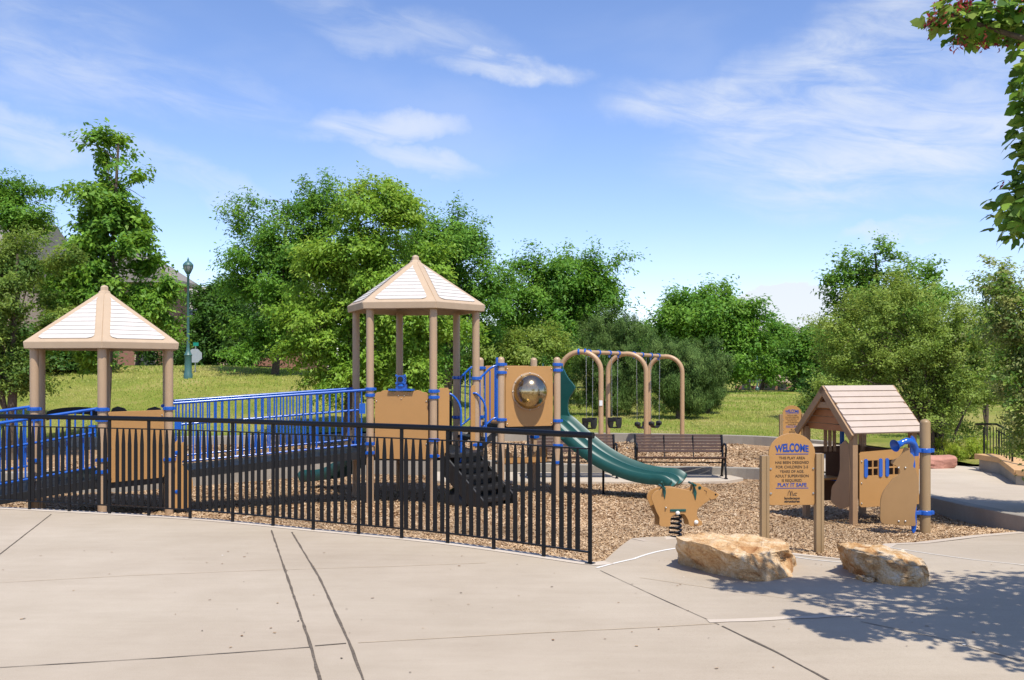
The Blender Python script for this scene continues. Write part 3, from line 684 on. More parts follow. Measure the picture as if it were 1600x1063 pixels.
# roofs
def roof(c, R, ze, zt, fas, ph=21.5):
    V = hexv((c.x, c.y), R, ph); ap = Vector((c.x, c.y, zt)); mb = MB(); C3 = Vector((c.x, c.y, 0))
    rt = .075
    for k in range(6):
        a = V[k]; b = V[(k + 1) % 6]; u = (b - a).normalized(); a2 = a + u * .007; b2 = b - u * .007; nn = (a + b - 2 * C3).normalized()
        aU = a2 + Vector((0, 0, ze + fas)); bU = b2 + Vector((0, 0, ze + fas)); aD = a2 + Vector((0, 0, ze)) - nn * .012; bD = b2 + Vector((0, 0, ze)) - nn * .012
        m = (a2 + b2) / 2; zz_ = ze + fas + (zt - ze - fas) * (1 - rt); tL = C3 + (a2 - C3) * rt + Vector((0, 0, zz_)); tR = C3 + (b2 - C3) * rt + Vector((0, 0, zz_))
        iL = aD - nn * .03; iR = bD - nn * .03; iLu = iL + Vector((0, 0, fas * .8)); iRu = iR + Vector((0, 0, fas * .8)); tl2 = tL - Vector((0, 0, .04)); tr2 = tR - Vector((0, 0, .04))
        vs = [aD, bD, bU, aU, tR, tL, iL, iR, iRu, iLu, tr2, tl2]
        mb.add(vs, [(0, 1, 2, 3), (3, 2, 4, 5), (0, 6, 7, 1), (6, 9, 8, 7), (9, 11, 10, 8), (0, 3, 5, 11, 9, 6), (1, 7, 8, 10, 4, 2), (5, 4, 10, 11)])
        # dark joint filler under the seam
    o = mb.build('roof', 'tan_roof', PS, bevel=.008)
    for k in range(6):
        a = V[k]; b = V[(k + 1) % 6]; u = (b - a).normalized(); nn = (a + b - 2 * C3).normalized(); m = (a + b) / 2 + Vector((0, 0, ze + fas))
        top = Vector((c.x, c.y, zt)); w = (C3 + Vector((0, 0, zt)) - m); S = w.length; w = w.normalized(); nor = u.cross(w); 
        if nor.dot(nn) < 0: nor = -nor
        hw0 = R / 2; v0 = .07; v1 = S * .83; bands = 10; ins = MB()
        def hw(v):
            h = hw0 * (1 - v / S) - .115; r = .11
            if v < v0 + r: h -= r - math.sqrt(max(0, r * r - (v0 + r - v) ** 2))
            r2 = .07
            if v > v1 - r2: h -= (r2 - math.sqrt(max(0, r2 * r2 - (v - v1 + r2) ** 2))) * .8
            return max(h, .012)
        edges = [v0 + (v1 - v0) * i / bands for i in range(bands + 1)]
        for i in range(bands):
            sub = [edges[i] + (edges[i + 1] - edges[i]) * q / 4 for q in range(5)]; vs = []
            for q, v in enumerate(sub):
                lift = .013 - .009 * q / 4
                for s_ in (-1, 1): vs.append(m + u * (s_ * hw(v)) + w * v + nor * lift)
            fs = [(2 * q, 2 * q + 1, 2 * q + 3, 2 * q + 2) for q in range(4)]
            n0 = len(vs); vs += [m + u * (-hw(sub[0])) + w * sub[0] + nor * .001, m + u * hw(sub[0]) + w * sub[0] + nor * .001]; fs.append((n0, n0 + 1, 1, 0))
            for s_ in (-1, 1):
                pass
            ins.add(vs, fs)
        ins.build('roof_inset', 'cream_roof', o)
    f = MB(); f.lathe((c.x, c.y, zt - .07), [(.10, 0), (.085, .035), (.062, .045), (.06, .10), (.045, .118), (.0, .135)], 6); f.build('finial', 'tan_roof', o)
roof(mc, 1.235, 2.77, 3.70, .11); roof(lc, 1.235, 2.08, 3.02, .10)
# decks
def deck(poly, z, th=.09, name='deck'):
    mb = MB(); c = sum(poly, Vector()) / len(poly)
    mb.prism([(p.x, p.y) for p in [c + (q - c) * .965 for q in poly]], (0, 0, z - th / 2), (1, 0, 0), (0, 1, 0), th); return mb.build(name, 'black_pl', PS, bevel=.006)
deck(HM, MD - .03, .13); deck(HL, LD - .03, .13); deck([fl, fr, rr, rl], SD - .03, .13)
def ramp(a0, a1, b0, b1, z0, z1):
    mb = MB(); vs = []
    for p, z in ((a0, z0), (a1, z1), (b1, z1), (b0, z0)): vs += [Vector((p.x, p.y, z)), Vector((p.x, p.y, z - .12))]
    mb.add(vs, [(0, 2, 4, 6), (1, 7, 5, 3), (0, 1, 3, 2), (2, 3, 5, 4), (4, 5, 7, 6), (6, 7, 1, 0)]); mb.build('ramp', 'black_pl', PS)
rz0, rz1 = LD, MD
ramp(HL[1], HM[5], HL[2], HM[4], rz0, rz1)
el_ = -e1
NB0 = HL[0]; NB1 = HL[0] + el_ * 2.2; FB0 = HL[5]; FB1 = HL[5] + el_ * 2.2
ramp(NB0, NB1, FB0 + e2 * .25, FB1 + e2 * .25, LD, LD - .32)
def railing(p0, p1, z0, z1, h, n, hand=.62, name='railing', r=.013):
    """tube railing; z0,z1 floor heights at the ends"""
    p0 = Vector((p0.x, p0.y, 0)); p1 = Vector((p1.x, p1.y, 0)); u = (p1 - p0).normalized(); q0 = p0 + u * .09; q1 = p1 - u * .09; Z = lambda z: Vector((0, 0, z))
    mb = MB(); mb.tube([p0 + Z(z0 + h), p1 + Z(z1 + h)], .022, 12); mb.tube([q0 + Z(z0 + .05), q1 + Z(z1 + .05)], .018, 10)
    for i in range(n):
        t = (i + .5) / n; a = q0.lerp(q1, t); z = z0 + (z1 - z0) * t; mb.tube([a + Z(z + .04), a + Z(z + h - .01)], r, 8, False)
    if hand:
        nn = Vector((-u.y, u.x, 0)) * .06
        mb.tube([q0 + nn + Z(z0 + hand), q1 + nn + Z(z1 + hand)], .018, 10)
        for t in (.03, .5, .97): a = q0.lerp(q1, t); z = z0 + (z1 - z0) * t; mb.tube([a + Z(z + hand), a + nn + Z(z + hand)], .012, 6)
        for s, q, z in ((1, q0, z0), (-1, q1, z1)): mb.box(q + u * s * .04 + Z(z + hand + .02), (.10, .02, .17), u)
    return mb.build(name, 'blue', PS, smooth=50)
railing(HL[1], HM[5], rz0 + .1, rz1 + .06, .95, 28)
o_ = railing(HL[2], HM[4], rz0 + .1, rz1 + .06, .95, 28, hand=None)
railing(NB0, NB1, LD + .12, LD - .20, .90, 19, hand=.55); railing(FB0, FB1, LD + .12, LD - .20, .92, 19, hand=None)
# panels
def panel(a, b, z0, z1, poly=None, inset=.085, off=0, m='tan_plastic', th=.022, name='panel', par=None, holes=None):
    """flat board between two posts"""
    u = (b - a).normalized(); o = Vector((a.x, a.y, z0)) + u * inset; W = (b - a).length - 2 * inset; H = z1 - z0
    nn = Vector((u.y, -u.x, 0)); o = o + nn * off
    pl = poly(W, H) if poly else rrect(W, H, .035)
    mb = MB(); mb.prism(pl, o, u, (0, 0, 1), th); return mb.build(name, m, par or PS, bevel=.004), o, u, W, H, nn
def bolts(par, pts, m='steel', r=.011, ax=(0, -1, 0)):
    for p in pts:
        mb = MB(); mb.lathe(p, [(r, 0), (r, .006), (r * .6, .011), (0, .013)], 10, ax); mb.build('bolt', m, par, smooth=60)
def scallop(W, H):
    pts = [(0, 0.03), (.03, 0), (W - .03, 0), (W, .03)]
    pts += [(W, H - .10)] + [(W - .05 + .05 * math.cos(math.radians(a)), H - .09 + .05 * math.sin(math.radians(a))) for a in (10, 40, 70, 95)]
    pts += [(W - .10, H - .035), (W - .13, H - .015), (W - .19, H - .005), (W - .26, H - .03)] + [(.26, H - .03), (.19, H - .005), (.13, H - .015), (.10, H - .035)]
    pts += [(.05 - .05 * math.cos(math.radians(a)), H - .09 + .05 * math.sin(math.radians(a))) for a in (95, 70, 40, 10)] + [(0, H - .10)]
    return pts
pn, o, u, W, H, nn = panel(HM[5], HM[0], .30, 1.44, scallop)
bolts(pn, [o + u * x + Vector((0, 0, z)) + nn * .012 for x in (.03, W - .03) for z in (.25, .95)], ax=nn)
bolts(pn, [o + u * (W / 2 + d) + Vector((0, 0, H - q)) + nn * .012 for d, q in ((-.12, .07), (-.05, .10), (.05, .10), (.12, .07), (0, .15))], r=.009, ax=nn)
# blue spotting scope on top of the panel
mb = MB(); c = o + u * (W / 2) + Vector((0, 0, H))
mb.box(c + Vector((0, 0, .0)), (.42, .11, .03), u); mb.box(c + Vector((0, 0, .05)), (.17, .09, .08), u)
mb.lathe(c + Vector((0, 0, .06)), [(.075, 0), (.06, .05), (.05, .09)], 12); mb.box(c + Vector((0, 0, .17)), (.13, .13, .13), u)
for dx in (-.07, .07):
    for dz in (.11, .235): mb.lathe(c + u * dx + nn * .05 + Vector((0, 0, dz)), [(.018, 0), (.018, .02)], 10, nn)
sc_ = mb.build('scope', 'blue', PS, smooth=40)
mb = MB(); mb.lathe(c + nn * .066 + Vector((0, 0, .175)), [(.045, 0), (.045, .02), (.03, .022)], 16, nn); mb.build('scope_eye', 'black_pl', sc_, smooth=40)
# left tower panels
def plain(W, H): return rrect(W, H, .04)
pn, o, u, W, H, nn = panel(HL[0], HL[1], .13, 1.16, plain)
bolts(pn, [o + u * x + Vector((0, 0, z)) + nn * .012 for x in (.04, W - .04) for z in (.06, .5, .95)], ax=nn)
def hump(W, H): return [(0, 0), (W, 0), (W, H - .14)] + [(W / 2 + W / 2 * math.cos(math.radians(a)), H - .14 + .14 * math.sin(math.radians(a))) for a in range(15, 180, 15)] + [(0, H - .14)]
def shoulders(W, H): return [(0, 0), (W, 0), (W, H - .09), (W - .03, H - .03), (W - .12, H), (W - .24, H - .03), (W - .30, H - .09), (.30, H - .09), (.24, H - .03), (.12, H), (.03, H - .03), (0, H - .09)]
def archband(W, H): return [(0, H - .2), (W * .25, H - .13), (W * .5, H - .11), (W * .75, H - .13), (W, H - .2), (W, H - .08)] + [(W / 2 + W / 2 * math.cos(math.radians(a)), H - .08 + .08 * math.sin(math.radians(a))) for a in range(15, 180, 15)] + [(0, H - .08)]
panel(HL[2], HL[3], .1, 1.165, shoulders, m='black_pl'); panel(HL[3], HL[4], .1, 1.17, archband, m='black_pl')  # rear panels coloured black: the shade on them is put into the colour
# standing bear shaped board beside the left tower
bear = [(0, 0), (.20, .0), (.25, .05), (.27, .2), (.29, .38), (.25, .52), (.20, .6), (.14, .66), (.13, .72), (.17, .76), (.15, .84), (.18, .93), (.20, .99), (.15, 1.02), (.11, 1.0), (.08, 1.04), (.03, 1.02), (.02, .9), (.05, .8), (.02, .72), (.03, .55), (-.01, .35), (.02, .15)]
mb = MB(); oo = HL[1] + e1 * .06 - e2 * .02; mb.prism(smooth_poly(bear, 3), (oo.x, oo.y, -.36), e1, (0, 0, 1), .025); bb = mb.build('bear_board', 'tan_plastic', PS, bevel=.003)
bolts(bb, [Vector((oo.x, oo.y, 0)) + e1 * .05 - e2 * .014 + Vector((0, 0, z)) for z in (-.1, .5)], 'blue', .03, -e2)
# main tower: entry boards and handrails either side of the climber
ed = (HM[1] - HM[0]).normalized(); en = Vector((ed.y, -ed.x, 0))
def board(p, z0, z1, w, poly=None, u=None, m='tan_plastic'):
    mb = MB(); u = u or en; mb.prism(poly or rrect(w, z1 - z0, .03), (p.x, p.y, z0), u, (0, 0, 1), .022); return mb.build('entry_board', m, PS, bevel=.003)
b1 = HM[0] + ed * .10; b2 = HM[1] - ed * .04
board(b1 + ed * .02, .32, 1.47, .2, [(0, 0), (.14, 0), (.17, .05), (.2, .5), (.2, 1.12), (.17, 1.15), (.02, 1.15), (0, 1.1)], u=(ed * .8 + en * .3).normalized())
board(b1 + ed * .21 + en * .0, .30, 1.42, .2, [(0, 0.4), (.12, .2), (.14, 1.05), (.10, 1.12), (.02, 1.12), (0, 1.06)], u=(ed * .6 + e2 * .8).normalized())
board(b2 - ed * .10, .28, 1.5, .2, [(0, 0.1), (.10, 0), (.13, .1), (.14, 1.15), (.10, 1.22), (.03, 1.22), (0, 1.15)], u=(ed * .9 + en * .2).normalized())
for p, s in ((b1 + ed * .23, 1), (b2 - ed * .06, 1)):
    Z = lambda z: Vector((0, 0, z)); h = en * .6 + ed * .4
    mb = MB(); mb.tube(spline([p + Z(1.36), p + h * .10 + Z(1.36), p + h * .24 + Z(1.26), p + h * .32 + Z(1.12), p + h * .33 + Z(.9), p + h * .33 + Z(.45), p + h * .31 + Z(.25), p + h * .2 + Z(.2)], 6), .018, 10); mb.build('handrail', 'blue', PS, smooth=50)
# stacked black steps
mid = (HM[0] + HM[1]) / 2 + ed * .05
for i in range(5):
    z = MD - .02 - .17 * i; c = mid + en * (.16 + .15 * i) + Vector((0, 0, z - .05)); mb = MB()
    pl = [(-.36, -.14), (-.30, -.17), (.30, -.17), (.36, -.14)] + [(.40 * math.cos(math.radians(a)), .05 + .16 * math.sin(math.radians(a))) for a in (0, 30, 60, 90, 120, 150, 180)]
    mb.prism(pl, c, ed, en, .075); mb.box(c - en * .03 - Vector((0, 0, .09)), (.56, .12, .12), ed); mb.build('step', 'black_pl', PS, bevel=.012)
for s in (-1, 1):
    mb = MB(); mb.prism([(.0, .35), (.12, .38), (.95, -.30), (.98, -.46), (.7, -.46), (0, .1)], mid + ed * .40 * s + Vector((0, 0, -.02)), en, (0, 0, 1), .05); mb.build('step_side', 'black_pl', PS, bevel=.015)
# boulder-like crawl bumps at the base of the climber
mb = MB(); mb.lathe(mid + en * .3 + Vector((0, 0, GZ - .05)), [(.42, 0), (.46, .1), (.40, .24), (.25, .33), (.05, .36)], 14); mb.build('climber_base', 'black_pl', PS, smooth=70)
# bridge between main tower and square deck
mb = MB(); u = e1
mb.prism([(0, MD - .02), (0, MD - .14), (.46, SD - .15), (.46, SD - .02)], (HM[1].x, HM[1].y, 0) , e1, (0, 0, 1), .03); mb.prism([(0, MD - .02), (0, MD - .14), (.46, SD - .15), (.46, SD - .02)], (HM[2].x, HM[2].y, 0), e1, (0, 0, 1), .03); mb.build('bridge_side', 'black_pl', PS)
mb = MB(); a = (HM[1] + HM[2]) / 2; mb.box(a + e1 * .12 + Vector((0, 0, .56)), (.24, .98, .05), e1); mb.box(a + e1 * .35 + Vector((0, 0, .72)), (.24, .98, .05), e1); mb.build('bridge_tread', 'black_pl', PS, bevel=.006)
for A, B in ((HM[1], fl), (HM[2], rl)):
    Z = lambda z: Vector((0, 0, z)); pts = [A + Z(1.58), A.lerp(B, .25) + Z(1.66), A.lerp(B, .6) + Z(1.80), A.lerp(B, .85) + Z(1.84), B + Z(1.84)]
    sp = spline(pts, 5); mb = MB(); mb.tube(sp, .02, 10); lo = [A + Z(.74), A.lerp(B, .3) + Z(.78), A.lerp(B, .7) + Z(.92), B + Z(.93)]; mb.tube(spline(lo, 4), .018, 8)
    for t in (.16, .36, .56, .76, .92):
        a = A.lerp(B, t); mb.tube([a + Z(.74 + .19 * t), a + Z(1.6 + .24 * min(1, t * 1.15))], .012, 8)
    mb.tube([A.lerp(B, .84) + Z(.9), A.lerp(B, .84) + Z(1.98)], .024, 10) if A is HM[1] else None
    mb.build('bridge_railing', 'blue', PS, smooth=50)
# bubble panel
pn, o, u, W, H, nn = panel(fl, fr, .77, 1.83, plain)
bc = o + u * (W * .5) + Vector((0, 0, H * .58)) + nn * .012; r = .315
mb = MB(); mb.lathe(bc, [(r + .02, 0), (r + .02, .012), (r - .012, .02), (r - .012, .0)], 40, nn); ring = mb.build('bubble_ring', 'tan_post', pn, smooth=40)
bolts(pn, [bc + u * ((r + .008) * math.cos(a)) + Vector((0, 0, (r + .008) * math.sin(a))) + nn * .014 for a in [math.pi * 2 * k / 12 for k in range(12)]], r=.012, ax=nn)
mb = MB(); mb.lathe(bc + nn * .012, [((r - .005) * math.cos(a), (r * .95) * math.sin(a)) for a in [i * math.pi / 2 / 12 for i in range(13)]], 40, nn); mb.build('bubble', 'bubble', pn, smooth=80)
mb = MB(); mb.lathe(bc + nn * .004, [(r - .01, 0), (r - .01, .004), (0, .005)], 40, nn); mb.build('bubble_opening_sheen', mat('bubble_opening_sheen', (.50, .38, .20), .5), pn, smooth=80)  # disc behind the dome, light tan: bright reflection put into its colour
bolts(pn, [o + u * x + Vector((0, 0, z)) + nn * .012 for x in (.03, W - .03) for z in (.05, H - .05)], ax=nn)
panel(rl, rr, .77, 1.84, plain)
# board and counter under the square deck
pn, o, u, W, H, nn = panel(fl + e2 * .3, fr + e2 * .3, .10, .36, lambda W, H: [(0, 0), (W, 0), (W, H), (W * .82, H), (W * .7, H * .5), (W * .5, H * .35), (W * .3, H * .5), (W * .18, H), (0, H)], inset=.06)
mb = MB(); mb.box((fl + fr) / 2 + e2 * .5 + Vector((0, 0, .10)), (.9, .35, .04), e1); mb.build('counter', 'tan_plastic', PS, bevel=.005)
# slide at the right
def slide(start, d, prof, lanes, lw, name, hood=None):
    """prof: list of (distance, z); cross-section swept along it"""
    s = Vector((-d.y, d.x, 0)); pr = spline([Vector((a, b, 0)) for a, b in prof], 6); tw = lanes * lw
    cs = []   # (lateral, height)
    sidew = .04
    cs.append((-tw / 2 - sidew, -.05)); cs.append((-tw / 2 - sidew, .05)); cs.append((-tw / 2 - sidew + .02, .068)); cs.append((-tw / 2, .06))
    for l in range(lanes):
        x0 = -tw / 2 + l * lw
        cs += [(x0 + .03, .0), (x0 + .07, -.06), (x0 + lw / 2, -.085), (x0 + lw - .07, -.06), (x0 + lw - .03, .0)]
        if l < lanes - 1: cs += [(x0 + lw - .014, .062), (x0 + lw + .014, .062)]
    cs += [(tw / 2, .075), (tw / 2 + sidew - .02, .09), (tw / 2 + sidew, .07), (tw / 2 + sidew, -.05)]
    cs += [(tw / 2 + sidew - .02, -.12), (-tw / 2 - sidew + .02, -.12)]
    n = len(cs); vs = []; fs = []
    for i, p in enumerate(pr):
        t = (pr[min(i + 1, len(pr) - 1)] - pr[max(i - 1, 0)]).normalized(); nx, nz = -t.y, t.x
        fl_ = 1
        for (l, h) in cs:
            hh = h * (1 if i < len(pr) - 4 else (1, .95, .85, .6)[i - len(pr) + 4]) if h > .02 else h
            vs.append(start + d * (p.x + nx * hh) + s * l + Vector((0, 0, p.y + nz * hh)))
    for i in range(len(pr) - 1):
        for k in range(n): fs.append((i * n + k, i * n + (k + 1) % n, (i + 1) * n + (k + 1) % n, (i + 1) * n + k))
    fs += [tuple(range(n)), tuple((len(pr) - 1) * n + k for k in range(n))[::-1]]
    mb = MB(); mb.add(vs, fs); return mb.build(name, 'green', PS, smooth=50)
st = (fr + rr) / 2 - e2 * .12; 
sdir = Vector((.902, -.432, 0)); snor = Vector((.432, .902, 0)); st = st + e2 * .16 + e1 * .16
sl = slide(st, sdir, [(-.02, .84), (.12, .84), (.22, .79), (.45, .60), (.75, .37), (1.05, .19), (1.35, .06), (1.65, -.03), (1.95, -.075), (2.15, -.08), (2.27, -.10), (2.38, -.17)], 2, .43, 'slide')
for sgn in (-1, 1):
    hp = [(-.06, .78), (.42, .52), (.36, .66), (.24, .80), (.14, .98), (.15, 1.2), (.27, 1.4), (.25, 1.48), (.13, 1.62), (.03, 1.80), (0, 1.80)]
    mb = MB(); q = st + snor * (sgn * .45); mb.prism(smooth_poly(hp, 3), (q.x, q.y, 0), sdir, (0, 0, 1), .05); mb.build('slide_hood', 'green', sl, bevel=.015)
for dd, zt_, lat in ((1.0, .17, 0), (2.15, -.12, -.2), (2.2, -.12, .2)):
    q = st + sdir * dd + snor * lat; mb = MB(); mb.tube([(q.x, q.y, GZ - .3), (q.x, q.y, zt_)], .022, 10); mb.build('slide_leg', 'black', sl)
# low slide leaving to the left rear
ds = ((HM[4] + HM[3]) / 2 - mc); ds.z = 0; ds = ds.normalized(); st2 = (HM[4] + HM[3]) / 2
slide(st2, ds, [(-.02, .41), (.1, .40), (.35, .28), (.7, .08), (1.1, -.12), (1.45, -.2), (1.75, -.22), (1.9, -.27)], 1, .48, 'slide')
# curved green slide section on the other side, seen under the deck
st3 = (HM[2] + HM[3]) / 2; d3 = (st3 - mc); d3.z = 0; d3 = d3.normalized()
panel(HM[2], HM[3], .35, 1.2, plain, m='black_pl')

# ------------------------------------------------------------------ swings
ST = thing('arched_beam_frame', (3.1, 24.6, -.4), 'tan swing frame of three arches joined by a beam with blue bands', 'swing frame')
arches = [((876, 939), 23.3, 2.19), ((950, 1009.5), 25.2, 2.17), ((1014, 1066), 27.0, 2.12)]
mids = []
for (xa, xb), D, TZ in arches:
    A = Vector(((xa - CX) / F * (D + .15), D + .15, 0)); B = Vector(((xb - CX) / F * (D - .15), D - .15, 0)); w = (B - A); W = w.length; u = w.normalized(); r = W * .5
    pts = [A + Vector((0, 0, -.7))] + [A + Vector((0, 0, TZ - r))] 
    pts += [(A + B) / 2 + u * (-r * math.cos(math.radians(a))) + Vector((0, 0, TZ - r * .95 + r * .95 * math.sin(math.radians(a)))) for a in range(10, 180, 10)]
    pts += [B + Vector((0, 0, TZ - r)), B + Vector((0, 0, -.7))]
    mb = MB(); mb.tube(pts, .062, 14); mb.build('arch', 'tan_frame', ST, smooth=60); mids.append((A + B) / 2 + Vector((0, 0, TZ)))
m0, m2 = mids[0] + Vector((0, 0, .0)), mids[2]
mb = MB(); mb.tube([m0, mids[1], m2], .05, 12); bm_ = mb.build('beam', 'tan_frame', ST, smooth=60)
bd = (m2 - m0).normalized()
def bnd(p, ax, r=.068, w=.05):
    mb = MB(); mb.lathe(p - ax * w / 2, [(r - .01, 0), (r, .004), (r, w - .004), (r - .01, w)], 14, ax); mb.box(p - Vector((0, 0, r + .02)), (w, .03, .05), ax); mb.build('band', 'blue', bm_, smooth=40)
hang = []
for seg, (a, b) in enumerate(((mids[0], mids[1]), (mids[1], mids[2]))):
    L0 = (b - a)
    for k, t in enumerate((.17, .37, .60, .80)): bnd(a + L0 * t, L0.normalized())
    hang += [(a + L0 * .22, L0.normalized()), (a + L0 * .72, L0.normalized())]
for t in (-.03, .07): 
    uu = (mids[1] - mids[0]).normalized(); p = mids[0] + uu * t * 2; 
    mb = MB(); ax = Vector((1, -.2, 0)).normalized(); q = mids[0] + ax * t * 1.6; mb.lathe(q - ax * .025, [(.064, 0), (.075, .004), (.075, .046), (.064, .05)], 14, ax); mb.build('band', 'blue', bm_, smooth=40)
def chainmesh(mb, a, b, r=.009):
    n = int((b - a).length / .05); u = (b - a).normalized()
    for i in range(n):
        p = a + u * (.05 * i + .025); mb.box(p, (.042 if i % 2 else .042, .011 if i % 2 else .018, .018 if i % 2 else .011), u, u.cross(Vector((.3, 1, .1))).normalized())
labels = ['black bucket seat hanging nearest the left end of the swing frame', 'black bucket seat hanging just left of the middle arch', 'black strap seat hanging just left of the middle arch pillar', 'black strap seat hanging right of the middle arch pillar']
spec = [(921, 662, 'b'), (960, 661, 'b'), (1002, 666, 's'), (1024, 665, 's')]
for (px, py, kd), lab in zip(spec, labels):
    # point of the beam above the seat
    best = None
    for i in range(101):
        q = mids[0].lerp(mids[1], i / 50) if i <= 50 else mids[1].lerp(mids[2], (i - 50) / 50)
        e = abs(CX + F * q.x / q.y - px)
        if best is None or e < best[0]: best = (e, q)
    q = best[1]; zz = EYE + (HZ - py) / F * q.y; c = Vector((q.x, q.y, zz)); side = Vector((bd.x, bd.y, 0)).normalized()
    sw = thing('hanging_swing', (c.x, c.y, c.z), lab, 'swing', 'swings hanging from the arched frame'); f = Vector((-side.y, side.x, 0))
    mb = MB(); hw = .14 if kd == 'b' else .24
    if kd == 'b':
        for s_ in (-1, 1): mb.prism([(-.13, .14), (-.14, -.02), (-.09, -.13), (.09, -.13), (.14, -.02), (.13, .14), (.07, .10), (-.07, .10)], c + f * (s_ * .12), side, (0, 0, 1), .03)
        for s_ in (-1, 1): mb.box(c + side * (s_ * .135) + Vector((0, 0, .09)), (.03, .26, .1), side)
        mb.box(c + Vector((0, 0, -.12)), (.12, .26, .03), side); mb.build('seat', 'black_pl', sw, bevel=.01)
    else:
        pts = [c + side * x + Vector((0, 0, .09 * (abs(x) / .24) ** 2 * 1.4 - .06)) for x in [-.22 + .044 * i for i in range(11)]]
        vs = []; fs = []
        for p in pts:
            for w_, t_ in ((-.07, 0), (.07, 0), (.07, -.012), (-.07, -.012)): vs.append(p + f * w_ + Vector((0, 0, t_)))
        for i in range(10):
            for k in range(4): fs.append((i * 4 + k, i * 4 + (k + 1) % 4, i * 4 + 4 + (k + 1) % 4, i * 4 + 4 + k))
        mb.add(vs, fs + [(0, 1, 2, 3), (40, 43, 42, 41)])
        for s_ in (-1, 1): mb.lathe(c + side * (s_ * .22) + Vector((0, 0, .06)) - f * .07, [(.05, 0), (.06, .02), (.06, .12), (.05, .14)], 12, f)
        mb.build('seat', 'black_pl', sw, smooth=40)
    for s_ in (-1, 1):
        mb = MB(); chainmesh(mb, c + side * (s_ * hw) + Vector((0, 0, .1)), q + side * (s_ * hw) * 1.15 + Vector((0, 0, -.06))); mb.build('chain', 'steel', sw)
# sticker on the left arch
qq = at(939, 630, 23.08); mb = MB(); mb.box(qq, (.075, .004, .13)); mb.build('sticker', 'white', ST)
# ------------------------------------------------------------------ benches
def make_bench(label):
    """local: x along the bench, y to the back, z up"""
    T = thing('park_bench', (0, 0, 0), label, 'bench', 'slatted benches facing the camera', world=False)
    Lh = .90
    seat = [(-.20 + .075 * i, .435 - .012 * math.sin(i * 1.1) - .012 * i) for i in range(6)]
    for y, z in seat:
        mb = MB(); mb.box((0, y, z), (2 * Lh, .062, .022)); mb.build('seat_slat', 'wood', T, bevel=.004)
    for i in range(6):
        z = .53 + .062 * i; y = .235 + .014 * i + .002 * i * i; mb = MB(); mb.box((0, y, z), (2 * Lh, .02, .056), (1, 0, 0), (0, .97, -.24)); mb.build('back_slat', 'wood', T, bevel=.004)
    for s in (-1, 1):
        x = s * (Lh + .0); mb = MB()
        mb.tube(spline([(x, -.22, .0), (x, -.19, .18), (x, -.13, .33), (x, -.17, .46), (x, -.235, .60), (x, -.19, .68), (x, -.05, .70), (x, .12, .66), (x, .22, .60)], 5), .021, 8)
        mb.tube(spline([(x, .30, .0), (x, .25, .2), (x, .19, .38), (x, .22, .55), (x, .30, .78), (x, .33, .86)], 5), .023, 8)
        mb.tube([(x, -.13, .36), (x, .05, .40), (x, .19, .38)], .02, 8); mb.tube(spline([(x, -.22, .02), (x, -.02, .30), (x, .28, .03)], 5), .015, 6)
        mb.box((x, -.22, .01), (.06, .09, .02)); mb.box((x, .30, .01), (.06, .09, .02)); mb.build('end_frame', 'black', T, smooth=50)
    for x in (-.3, .3):
        mb = MB(); mb.tube([(x, -.2, .41), (x, .2, .37), (x, .25, .6), (x, .31, .85)], .013, 6); mb.build('strap', 'black', T)
    mb = MB(); mb.tube([(-Lh, .15, .3), (Lh, .15, .3)], .013, 8); mb.build('stretcher', 'black', T)
    return T
b1_ = make_bench('brown slatted bench with black metal ends, fully visible right of the slide exit')
b1_.location = (gp(1062, 746, -.46).x, 19.78, -.46); b1_.rotation_euler = (0, 0, math.radians(-3))
b2_ = copy_tree(b1_); b2_['label'] = 'brown slatted bench behind the black fence end, partly hidden by the green slide'; b2_.location = (gp(893, 745, -.46).x, 19.82, -.46); b2_.rotation_euler = (0, 0, math.radians(1))

# ------------------------------------------------------------------ bear spring rider
BD = 11.5; bs = F / BD
BR = thing('spring_rider', (at(1052, 843, BD).x, BD, -.27), 'tan bear shaped spring rider with green handles on a black coil spring', 'spring rider')
bo = [(500, 775), (520, 755), (560, 743), (610, 740), (650, 748), (690, 754), (715, 742), (722, 722), (740, 722), (752, 735), (770, 740), (790, 752), (830, 772), (833, 782), (815, 800), (795, 803), (770, 815), (745, 835), (728, 850), (724, 880), (735, 900), (748, 910), (745, 930), (690, 932), (680, 905), (665, 880), (650, 872), (605, 878), (590, 900), (588, 932), (538, 930), (535, 890), (520, 860), (505, 820), (495, 795)]
bo = [(860 + x / 3.22, 530 + y / 3.2212) for x, y in bo]
bp = smooth_poly([((x - 1052) / bs, (843 - y) / bs) for x, y in bo], 3); sp_d = Vector((1, .06, 0)).normalized(); sp_n = Vector((sp_d.y, -sp_d.x, 0))
o0 = Vector((at(1052, 843, BD).x, BD, EYE + (HZ - 843) / bs))
for k, sgn in enumerate((1, -1)):
    mb = MB(); q = o0 + sp_n * (.13 if k == 0 else .01) - sp_d * (.0 if k == 0 else .03); mb.prism(bp, q, sp_d, (0, 0, 1), .022); bd_ = mb.build('bear_panel', 'tan_plastic', BR, bevel=.004)
    if k == 0: front_p = bd_; fq = q
def bpt(px, py, dn=0): return o0 + sp_n * (.13 + dn) + sp_d * ((px - 1052) / bs) + Vector((0, 0, (843 - py) / bs))
for (px, py, r, m) in ((1054.5, 799, .026, 'white_cap'), (1083.5, 813.5, .026, 'white_cap'), (1036, 790.5, .012, 'steel')):
    mb = MB(); mb.lathe(bpt(px, py, .011), [(r, 0), (r, .008), (r * .7, .022), (0, .026)], 14, sp_n); mb.build('bolt_cap', m, BR, smooth=60)
mb = MB(); mb.lathe(bpt(1089, 760.5, .011), [(.02, 0), (.02, .003), (0, .004)], 14, sp_n); mb.build('eye', 'green', BR)
